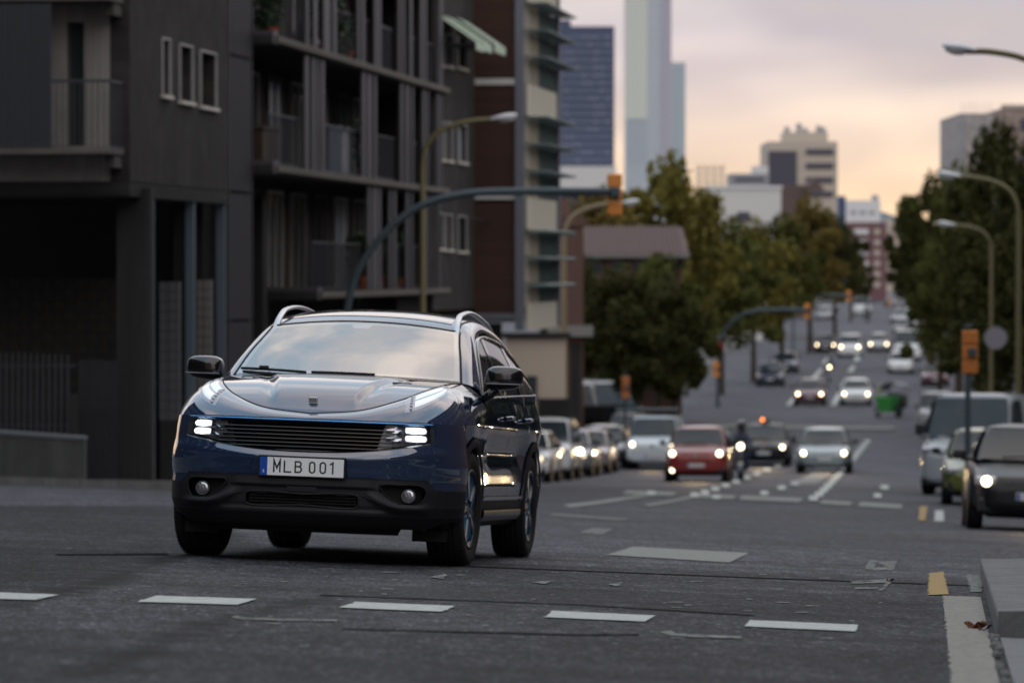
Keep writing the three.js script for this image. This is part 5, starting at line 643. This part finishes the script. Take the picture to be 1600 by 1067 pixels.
put(vehicle('parked_car', 'pinkish SUV behind the parked row', 'car', 'suv', pinkish, {}), 985, 143);
put(vehicle('pickup_van', 'dark van with one warm headlight emerging by the trees', 'van', 'smallvan', blackc, { lit: VM.lit }), 968, 146, .55);
put(vehicle('delivery_van', 'white round-topped van half hidden by the dark van', 'van', 'van', white, { h: 1.15 }), 922, 149, .6);
put(vehicle('parked_car', 'black hatchback with warm headlight and blue banded plate at the kerb', 'car', 'hatch', blackc, { lit: VM.lit, beam: 5, bulb: .9 }), 1607, 52.5, -.10);
put(vehicle('delivery_van', 'large white delivery van with black bumper behind the signal post', 'van', 'van', vanBlue, { bumper: VM.black, h: .95 }), 1537, 84, -.30);
put(vehicle('parked_car', 'lime yellow small car squeezed between van and black hatchback', 'car', 'hatch', lime, { h: 1.02 }), 1543, 74, -.12);
put(vehicle('moving_car', 'dull red car with two round headlights coming down the far street', 'car', 'hatch', maroon, { lit: VM.litFar }), 1267, 210);
put(vehicle('moving_car', 'white car with two round headlights beside the dashed far lane', 'car', 'hatch', white, { lit: VM.litFar }), 1339, 210);
put(vehicle('moving_car', 'dark car with dim round headlights under the far trees', 'car', 'sedan', blackc, { lit: VM.litFar }), 1291, 302);
put(vehicle('moving_car', 'white van-like car with bright headlights in the far lane', 'car', 'smallvan', white, { lit: VM.litFar, bulb: 1.2 }), 1329, 292);
put(vehicle('moving_car', 'grey hatchback with bright headlights abreast of the far white car', 'car', 'hatch', silver, { lit: VM.litFar, bulb: 1.1 }), 1374, 304);
[[1419, 285, 'van', white, 'white van parked on the far kerb'], [1432, 325, 'smallvan', silver, 'silver small van parked behind the far kerb van'], [1428, 410, 'van', white, 'distant white van at the far bend'], [1348, 440, 'van', white, 'white topped van at the far crest'], [1288, 410, 'hatch', silver, 'pale hatchback by the distant trees'], [1300, 470, 'hatch', greyc, 'grey hatchback by the distant trees'], [1468, 172, 'smallvan', silver, 'silver van parked under the dark trees'], [1490, 150, 'hatch', silver, 'silver hatchback parked under the dark trees'], [1462, 240, 'hatch', maroon, 'maroon hatchback parked past the silver van'], [1228, 262, 'hatch', darkBlue, 'dark blue hatchback parked beneath the street trees'], [1205, 240, 'hatch', darkBlue, 'navy hatchback parked beneath the street trees'], [1408, 262, 'hatch', white, 'white hatchback parked in front of the far kerb van'], [1441, 300, 'smallvan', white, 'white small van deep under the far trees'], [1412, 350, 'hatch', greyc, 'grey hatchback past the far kerb van'], [1406, 390, 'hatch', silver, 'silver hatchback near the distant bus'], [1392, 520, 'sedan', greyc, 'grey saloon far off where the street narrows']].forEach(([u, D, st, p, l]) => put(vehicle('parked_car', l, st.includes('van') ? 'van' : 'car', st, p, { group: 'vehicles parked along the far street' }), u, D));
{ // distant bus
  const t = thing('city_bus', 'distant red and white bus on the far street', 'bus'); mesh('body', rbox(2.5, 2.7, 10, 0, 1.65, 0, .15), M([.45, .42, .42], .5), t); mesh('windscreen', rbox(2.25, 1.2, .05, 0, 1.9, 5.0, .03), VM.glass, t); mesh('destination_board', rbox(1.8, .3, .05, 0, 2.75, 5.0, .03), VM.black, t); mesh('lower_band', rbox(2.52, .6, 10.02, 0, .65, 0, .1), M([.3, .03, .04], .5), t); for (const s of [-1, 1]) { mesh('headlamp', cyl(.1, .1, .03, s * .95, .75, 5.03, 12, Math.PI / 2), VM.lampOff, t); mesh('side_window', box(.02, 1, 8.6, s * 1.255, 1.95, -.3), VM.glass, t); for (const z of [3.2, -2.8]) { const w = mesh('wheel', wheelProto(.48, .28)[0], VM.tyre, t); w.position.set(s * 1.08, .48, z); } } put(t, 1431, 480);
}
// riders: one continuous body each, meshed from tapered capsules
function bodyMesh(bones, size, res = 44) { const mc = new MarchingCubes(res, new THREE.MeshBasicMaterial(), false, false, 60000); mc.isolation = 0; const c = V(0, size * .5, 0), h = size / 2 * 1.08; for (let k = 0; k < res; k++) for (let j = 0; j < res; j++) for (let i = 0; i < res; i++) { const p = V((i - res / 2) / (res / 2) * h + c.x, (j - res / 2) / (res / 2) * h + c.y, (k - res / 2) / (res / 2) * h + c.z); let d = 9; for (const [a, b, ra, rb] of bones) { const ab = b.clone().sub(a), t = clamp(p.clone().sub(a).dot(ab) / Math.max(1e-6, ab.lengthSq())); const q = p.distanceTo(a.clone().addScaledVector(ab, t)) - lerp(ra, rb, t), s = .05, hh = clamp(.5 + .5 * (d - q) / s); d = lerp(d, q, hh) - s * hh * (1 - hh); } mc.field[i + j * res + k * res * res] = -d; } mc.update(); const n = mc.count, g = new THREE.BufferGeometry(); g.setAttribute('position', new THREE.Float32BufferAttribute(Array.from(mc.positionArray.slice(0, n * 3)).map((v, i) => v * h + [c.x, c.y, c.z][i % 3]), 3)); let w = mergeVertices(g, 1e-5); w.computeVertexNormals(); return w; }
const RM = { cloth: M([.04, .05, .08], .9), helmet: M([.03, .03, .035], .25, 0, { clearcoat: 1 }), skin: M([.40, .24, .17], .7), visor: M([.02, .02, .03], .1) };
const riderBones = [[V(0, .82, -.18), V(0, 1.20, -.06), .15, .17], [V(0, 1.20, -.06), V(0, 1.40, -.02), .16, .08], [V(0, 1.44, 0), V(0, 1.56, .02), .09, .10], ...[-1, 1].flatMap(s => [[V(s * .17, 1.28, -.06), V(s * .27, 1.04, .10), .07, .055], [V(s * .27, 1.04, .10), V(s * .27, 1.02, .36), .052, .04], [V(s * .27, 1.02, .36), V(s * .27, 1.01, .44), .04, .035], [V(s * .10, .80, -.16), V(s * .19, .76, .24), .10, .075], [V(s * .19, .76, .24), V(s * .17, .36, .16), .07, .05], [V(s * .17, .35, .16), V(s * .17, .31, .32), .05, .04]])];
const riderGeo = bodyMesh(riderBones, 1.75);
function scooter(label, paint, o = {}) { const t = thing('scooter', label, 'scooter'); const w = (z) => { const g = new THREE.Group(); g.name = 'wheel'; g.position.set(0, .25, z); t.add(g); const [a, b] = wheelProto(.25, .12); mesh('tyre', a, VM.tyre, g); mesh('rim', b, VM.rim, g); }; w(.62); w(-.60); mesh('front_shield', grid((u, v) => { const s = u * 2 - 1; return [s * lerp(.22, .19, v), lerp(.32, 1.0, v), lerp(.52, .40, v) - .12 * s * s]; }, 10, 8), paint, t); mesh('fork', [cyl(.03, .03, .5, -.07, .45, .6, 8, -.2), cyl(.03, .03, .5, .07, .45, .6, 8, -.2)], VM.black, t); mesh('front_mudguard', new THREE.CylinderGeometry(.29, .29, .15, 16, 1, true, -1.2, 2.4).rotateZ(Math.PI / 2).translate(0, .25, .62), paint, t); mesh('floorboard', rbox(.34, .08, .6, 0, .30, .12, .03), VM.black, t); mesh('tail_body', rbox(.34, .42, .82, 0, .55, -.46, .14, 3), paint, t); mesh('seat', rbox(.30, .12, .72, 0, .78, -.38, .05), VM.black, t); mesh('handlebar', tube([V(-.34, 1.0, .34), V(-.1, 1.04, .42), V(.1, 1.04, .42), V(.34, 1.0, .34)], .02, 12, 6), VM.black, t); const hl = mesh('headlamp', rbox(.2, .14, .1, 0, .98, .44, .04), VM.lampOff, t); if (o.lit) mesh('lit_lamp', new THREE.SphereGeometry(.085 * (o.bulb || 1), 12, 8).translate(0, .98, .50), o.lit, hl); for (const s of [-1, 1]) mesh('mirror', rbox(.1, .07, .02, s * .34, 1.17, .36, .02), VM.black, t); return t; }
function rider(label, u, D, ry) { const t = thing('person', label, 'person'); mesh('clothed_body', riderGeo, RM.cloth, t); const h = mesh('helmet', new THREE.SphereGeometry(.145, 20, 14).scale(.95, 1.05, 1.1).translate(0, 1.60, 0), RM.helmet, t); mesh('visor', new THREE.SphereGeometry(.147, 16, 8, Math.PI * .15, Math.PI * .7, 1.15, .7).scale(.95, 1.05, 1.1).translate(0, 1.60, 0), RM.visor, h); put(t, u, D, ry); return t; }
put(scooter('dark blue scooter with bright headlight squeezing past the red SUV', darkBlue, { lit: VM.lit, bulb: 1.1 }), 1159, 108.5); rider('rider in dark jacket and helmet on the scooter beside the red SUV', 1159, 108.5, HEAD);
put(scooter('dark scooter with round headlight in the far lane', darkBlue, { lit: VM.litFar }), 1297, 246); rider('rider in dark clothes on the far-lane scooter', 1297, 246, HEAD);
put(scooter('dark scooter leaning away on the distant street', blackc, {}), 1357, 395, HEAD); rider('dark-clad rider on the distant scooter', 1357, 395, HEAD);
{ // green cargo tricycle with its canopy
  const t = thing('cargo_tricycle', 'green and yellow cargo tricycle with grey canopy at the far crossing', 'tricycle'); const gm = M([.05, .30, .06], .6), ym = M([.42, .48, .05], .6);
  mesh('cargo_box', grid((u, v) => { const a = u * 2 * Math.PI, p = ringPt(a, lerp(.42, .62, v), -lerp(.30, .45, v), lerp(.30, .45, v), .5); return [p[0], lerp(.30, 1.05, v), p[1] + .55]; }, 32, 6, [0, .6, .55]), gm, t); mesh('box_lid', rbox(1.18, .06, .86, 0, 1.06, .55, .03), gm, t); mesh('side_panel', extrude([[-.2, .2], [.25, .3], [.35, 1.6], [.15, 1.75]], .04).rotateY(-1.2).translate(-.62, 0, .2), ym, t); mesh('canopy', grid((u, v) => { const a = (u - .5) * Math.PI; return [Math.sin(a) * .62, 1.35 + Math.cos(a) * .45, lerp(.25, -.85, v)]; }, 16, 4), M([.22, .22, .24], .7), t); mesh('rear_body', rbox(.95, .8, .9, 0, .85, -.45, .2), VM.black, t); for (const [x, z] of [[-.58, .5], [.58, .5], [0, -.75]]) { const w = mesh('wheel', wheelProto(.3, .07)[0], VM.tyre, t); w.position.set(x, .3, z); } mesh('handlebar', tube([V(-.35, 1.15, .05), V(0, 1.1, .12), V(.35, 1.15, .05)], .02, 10, 6), VM.black, t); put(t, 1396, 190, -.6);
}
// ------------------------------------------------------------------ trees and plants
const barkTex = noiseTex(256, (u, v) => { const n = tileN(u, v * .3, 18, 3, 4); const a = 190 + 60 * n; return [a, a * .97, a * .92]; });
const TM = { bark: M([.075, .06, .045], .95, 0, { map: barkTex }), leaf: [M([.160, .140, .034], .8, 0, { transmission: .22, thickness: 0, specularIntensity: .15, vertexColors: true }), M([.092, .098, .028], .8, 0, { transmission: .25, thickness: 0, specularIntensity: .12, vertexColors: true }), M([.056, .058, .018], .8, 0, { transmission: .25, thickness: 0, specularIntensity: .12, vertexColors: true }), M([.170, .128, .036], .8, 0, { transmission: .25, thickness: 0, specularIntensity: .12, vertexColors: true })] };
function crownGeo(n, lobes, size) { // leaf clumps spread through the lobes, denser towards their outside
  const pos = [], nor = [], uv = [], col = []; const q = new THREE.Quaternion(), e = new THREE.Euler();
  for (let i = 0; i < n; i++) { const L = lobes[Math.floor(rnd() * lobes.length)], th = rnd() * 2 * Math.PI, cz = rr(-1, 1), r = Math.pow(rnd(), .42), sn = Math.sqrt(1 - cz * cz), bump = 1 + .28 * fbm(Math.cos(th) * 2 + L[0] * 3, cz * 2 + L[1], Math.sin(th) * 2, 3); const c = V(L[0] + Math.cos(th) * sn * L[3] * r * bump, L[1] + cz * L[4] * r * bump, L[2] + Math.sin(th) * sn * L[3] * r * bump); e.set(rr(-1.3, 1.3), rr(0, 6.3), rr(-1.3, 1.3)); q.setFromEuler(e); const s = size * rr(.55, 1.25);
    const a = [[-.5, 0, 0], [0, .10, .34], [.5, 0, 0], [0, .10, -.34]].map(p => V(...p).multiplyScalar(s).applyQuaternion(q).add(c)); const nn = V(0, 1, 0).applyQuaternion(q); const tone = rr(.55, 1.35), warm = rr(.85, 1.2); for (const k of [0, 1, 2, 0, 2, 3]) { col.push(tone * warm, tone, tone * .9); pos.push(a[k].x, a[k].y, a[k].z); nor.push(nn.x, nn.y, nn.z); uv.push(0, 0); } }
  const g = new THREE.BufferGeometry(); g.setAttribute('position', new THREE.Float32BufferAttribute(pos, 3)); g.setAttribute('normal', new THREE.Float32BufferAttribute(nor, 3)); g.setAttribute('uv', new THREE.Float32BufferAttribute(uv, 2)); g.setAttribute('color', new THREE.Float32BufferAttribute(col, 3)); return g;
}
// unit tree: total height 10, crown radius about 3
const variants = [0, 1, 2].map(k => { const lobes = []; for (let i = 0; i < 13; i++) { const a = i * 2.4 + k, h = lerp(3.3, 8.5, (i + .5) / 13), r = 2.15 * Math.sqrt(Math.max(.15, 1 - Math.pow((h - 5.6) / 3.9, 2))); lobes.push([Math.cos(a) * r * rr(.45, 1.1), h, Math.sin(a) * r * rr(.45, 1.1), rr(.8, 1.5), rr(.6, 1.15)]); } lobes.push([rr(-.5, .5), 8.7, 0, 1.1, 1.1], [0, 5.7, 0, 1.6, 1.8]); for (let i = 0; i < 7; i++) { const a = rr(0, 6.3), h = rr(3.2, 8.4); lobes.push([Math.cos(a) * 2.9, h, Math.sin(a) * 2.9, rr(.35, .7), rr(.3, .6)]); } const limbs = [tube([V(0, -.4, 0), V(.06, 1.5, .02), V(-.05, 3, .05), V(.05, 5, 0), V(0, 8, 0)], .11, 16, 7)]; const trunk = new THREE.CylinderGeometry(.10, .20, 4.4, 9).translate(0, 1.9, 0); for (let i = 0; i < 7; i++) { const l = lobes[i * 2 % 13]; limbs.push(tube([V(0, 2.6 + i * .5, 0), V(l[0] * .45, lerp(2.8 + i * .5, l[1], .6), l[2] * .45), V(l[0] * .95, l[1], l[2] * .95)], .045, 8, 5)); } return { crown: crownGeo(6800, lobes, .40), trunk: merged([trunk, ...limbs]) }; });
function tree(label, u, vTop, D, wide, leaf, group, k) { const x = (u - 800) / F * D, y = ground(x, -D), H = at(u, vTop, D).y - y, vr = variants[k % 3], t = thing('street_tree', label, 'tree', [x, y, -D], rr(0, 6.28), group); const sx = wide / 2 / F * D / 3.0, tr = mesh('trunk', vr.trunk, TM.bark, t), cr = mesh('crown', vr.crown, TM.leaf[leaf], t); tr.scale.set(Math.min(1.6, H / 10), H / 10, Math.min(1.6, H / 10)); cr.scale.set(sx, H / 10, sx); return t; }
const GL = 'trees lining the left-hand pavement', GR = 'trees massed along the parked van side';
[[1050, 224, 205, 195, 0, 'tall sunlit-topped tree in front of the glass skyscraper'], [945, 280, 188, 240, 3, 'broad tree behind the hanging amber signal'], [905, 392, 165, 130, 2, 'dark tree beside the brick house'], [970, 405, 152, 190, 2, 'dark low tree in front of the tiled house'], [1028, 388, 170, 170, 1, 'mid green tree hiding the tiled house end'], [1128, 332, 226, 170, 1, 'full tree below the white flat building'], [1178, 330, 245, 140, 0, 'rounded tree over the arched far signal'], [1222, 325, 262, 130, 1, 'tree in line beyond the arched far signal'], [1266, 296, 300, 130, 3, 'tall reddish tree before the cream concrete block'], [1305, 330, 345, 100, 2, 'dark slim tree at the end of the row'], [1330, 372, 400, 55, 1, 'small last tree of the row'], [1052, 430, 158, 130, 2, 'dark tree over the parked row end'], [985, 470, 150, 150, 2, 'deep shaded tree over the dark van'], [1345, 400, 480, 42, 2, 'tiny distant tree by the brick balconies']].forEach(([u, v, D, w, l, label], i) => tree(label, u, v, D, w, l, GL, i));
[[1425, 300, 320, 75, 2, 'slim dark tree at the far side of the street'], [1455, 258, 262, 125, 2, 'ragged dark tree behind the lamp head'], [1500, 240, 228, 160, 1, 'dense tree against the weathered white block'], [1560, 172, 190, 170, 2, 'tallest dark tree before the weathered blocks'], [1625, 190, 172, 190, 2, 'broad dark tree beside the taller olive lamp'], [1530, 330, 160, 150, 2, 'low dark tree behind the round sign'], [1600, 320, 140, 170, 2, 'dark tree behind the white van roof'], [1470, 372, 205, 110, 1, 'leafy tree over the parked silver cars'], [1424, 392, 400, 60, 2, 'far small tree over the distant bus'], [1575, 420, 152, 190, 2, 'dark bushy tree at the van side kerb']].forEach(([u, v, D, w, l, label], i) => tree(label, u, v, D, w, l, GR, i + 1));
// potted plants, cloth, box and screen on the balconies
const plantGeo = crownGeo(520, [[0, .75, 0, .38, .5], [.1, 1.1, .05, .3, .4], [-.12, .5, .1, .3, .3]], .16);
function facadePoint(u, y, o) { const D = fD(u), s = (D - 63), n = V(Math.sin(FRY), 0, Math.cos(FRY)); return V(FX + FM * s + n.x * o, y, -D + n.z * o); }
[[440, 12.61, .9, 'leafy balcony plant in a terracotta pot above the slab end'], [522, 12.61, 1.25, 'tall dark balcony plant between the upper fins'], [556, 12.61, .8, 'small balcony plant on the upper slab'], [588, 10.06, 1.0, 'drooping balcony plant in an orange pot'], [580, 7.54, .9, 'small green plant on the lowest balcony'], [606, 7.54, .8, 'bushy plant on the lowest balcony'], [634, 7.54, 1.0, 'climbing plant on the lowest balcony']].forEach(([u, y, s, l]) => { const p = facadePoint(u, y, -.25), t = thing('potted_plant', l, 'plant', [p.x, p.y, p.z], rr(0, 6)); mesh('pot', new THREE.LatheGeometry([[0, 0], [.13, 0], [.19, .28], [.21, .30], [.18, .31], [.16, .28]].map(q => new THREE.Vector2(...q)), 16), BM.terracotta, t); const f = mesh('foliage', plantGeo, BM.leafDark, t); f.scale.setScalar(s); });
{ const p = facadePoint(505, 12.40, -.1), t = mesh('hanging_cloth', grid((u, v) => { const w = lerp(.16, .55, v), a = u * 9; return [(u - .5) * w + .25 * v, -v * 1.35 + .12 * Math.sin(u * 3) * v, .05 * Math.sin(a) * (1 - .4 * v)]; }, 24, 12), BM.cloth); t.position.copy(p); t.rotation.y = FRY; tag(t, 'pale cloth tied up under the middle balcony ceiling', 'cloth'); }
{ const p = facadePoint(427, 10.06, -.3), t = thing('wooden_chest', 'dark wooden chest behind the balcony rail', 'chest', [p.x, p.y, p.z], FRY); mesh('chest_body', rbox(1.5, .7, .5, 0, .37, 0, .03), BM.wood, t); mesh('chest_lid', rbox(1.56, .08, .56, 0, .76, 0, .03), BM.wood, t); }
{ const p = facadePoint(530, 10.06, .02), t = thing('balcony_screen', 'white and pale blue screen standing on the middle balcony', 'screen', [p.x, p.y, p.z], FRY); mesh('white_panel', box(.85, 1.0, .05, .45, .5, 0), M([.45, .47, .50], .6), t); mesh('blue_panel', box(1.3, 1.05, .05, -.75, .53, 0), M([.14, .19, .26], .4), t); mesh('panel_edge', [box(.05, 1.1, .08, 0, .55, 0), box(.05, 1.1, .08, .9, .55, 0)], BM.frame, t); }
{ const hg = crownGeo(2200, [[-.6, .6, 0, .7, .6], [.2, .7, 0, .6, .6], [.8, .5, .1, .5, .5]], .18), p = onGround(838, 690); const t = thing('hedge', 'rust and green hedge in front of the beige house', 'hedge', [.9, ground(.9, -121), -127]); mesh('foliage', hg, M([.085, .05, .018], .85), t); t.scale.setScalar(1.25); mesh('stems', [cyl(.03, .04, .6, -.5, .3, 0, 6), cyl(.03, .04, .6, .2, .3, 0, 6), cyl(.03, .04, .6, .8, .3, 0, 6)], TM.bark, t); void p; }
{ const p = at(878, 655, 118), y = ground(p.x, p.z) + .13, t = thing('waste_bin', 'dark wheeled waste bin by the lamp post', 'bin', [p.x, y, p.z - 1.0]); mesh('bin_body', new THREE.CylinderGeometry(.55, .45, 1.2, 4).rotateY(Math.PI / 4).translate(0, .7, 0), M([.03, .04, .035], .7), t); mesh('bin_lid', rbox(.9, .1, .9, 0, 1.34, 0, .04), M([.03, .04, .035], .6), t); }
{ // the rest of the junction, outside the picture: what the car's flanks and nose mirror
  const side = (name, label, x0, x1, D0, D1, top, m) => { const g = thing(name, label, 'building', [(x0 + x1) / 2, 0, -(D0 + D1) / 2]), w = x1 - x0, d = D1 - D0, lo = 1; mesh('wall', wallUV(box(w, top - lo, d, 0, (top + lo) / 2, 0)), m, g); mesh('cornice', box(w + .6, .4, d + .6, 0, top + .2, 0), BM.slab, g); for (let y = ground((x0 + x1) / 2, -(D0 + D1) / 2) + 4.6; y < top - 1.5; y += 3.1) { for (let k = 2; k < d - 2; k += 3.4) mesh('window', box(.12, 1.7, 1.3, (x0 > 0 ? -1 : 1) * w / 2, y, -d / 2 + k), BM.glass, g); for (let k = 2; k < w - 2; k += 3.4) mesh('window', box(1.3, 1.7, .12, -w / 2 + k, y, D0 < 0 ? -d / 2 : d / 2), BM.glass, g); } };
  side('corner_building', 'brown corner building with window rows across the junction', 15, 38, -40, 66, 22, BM.brick);
  side('corner_building', 'long grey corner building behind the dark trees', 27, 60, 92, 190, 16, BM.grey);
  side('corner_building', 'beige building up the street behind the viewpoint', -34, -9, -62, -14, 21, BM.beigeWall);
  side('corner_building', 'grey building on the near corner beside the viewpoint', -40, -16, -6, 44, 20, BM.grey);
  [[21, 104], [25, 118], [22, 92], [29, 132], [24, 140]].forEach(([x, D], i) => { const t = tree(['dark tree in front of the long grey corner building', 'second dark tree in front of the long grey corner building', 'dark tree at the corner of the cross street', 'third dark tree in front of the long grey corner building', 'fourth dark tree in front of the long grey corner building'][i], 800 + x / D * F, 400, D, 100, 2, GR, i); t.position.set(x, ground(x, -D), -D); for (const c of t.children) c.scale.set(1, .95, 1); });
}
renderer.render(scene, camera);
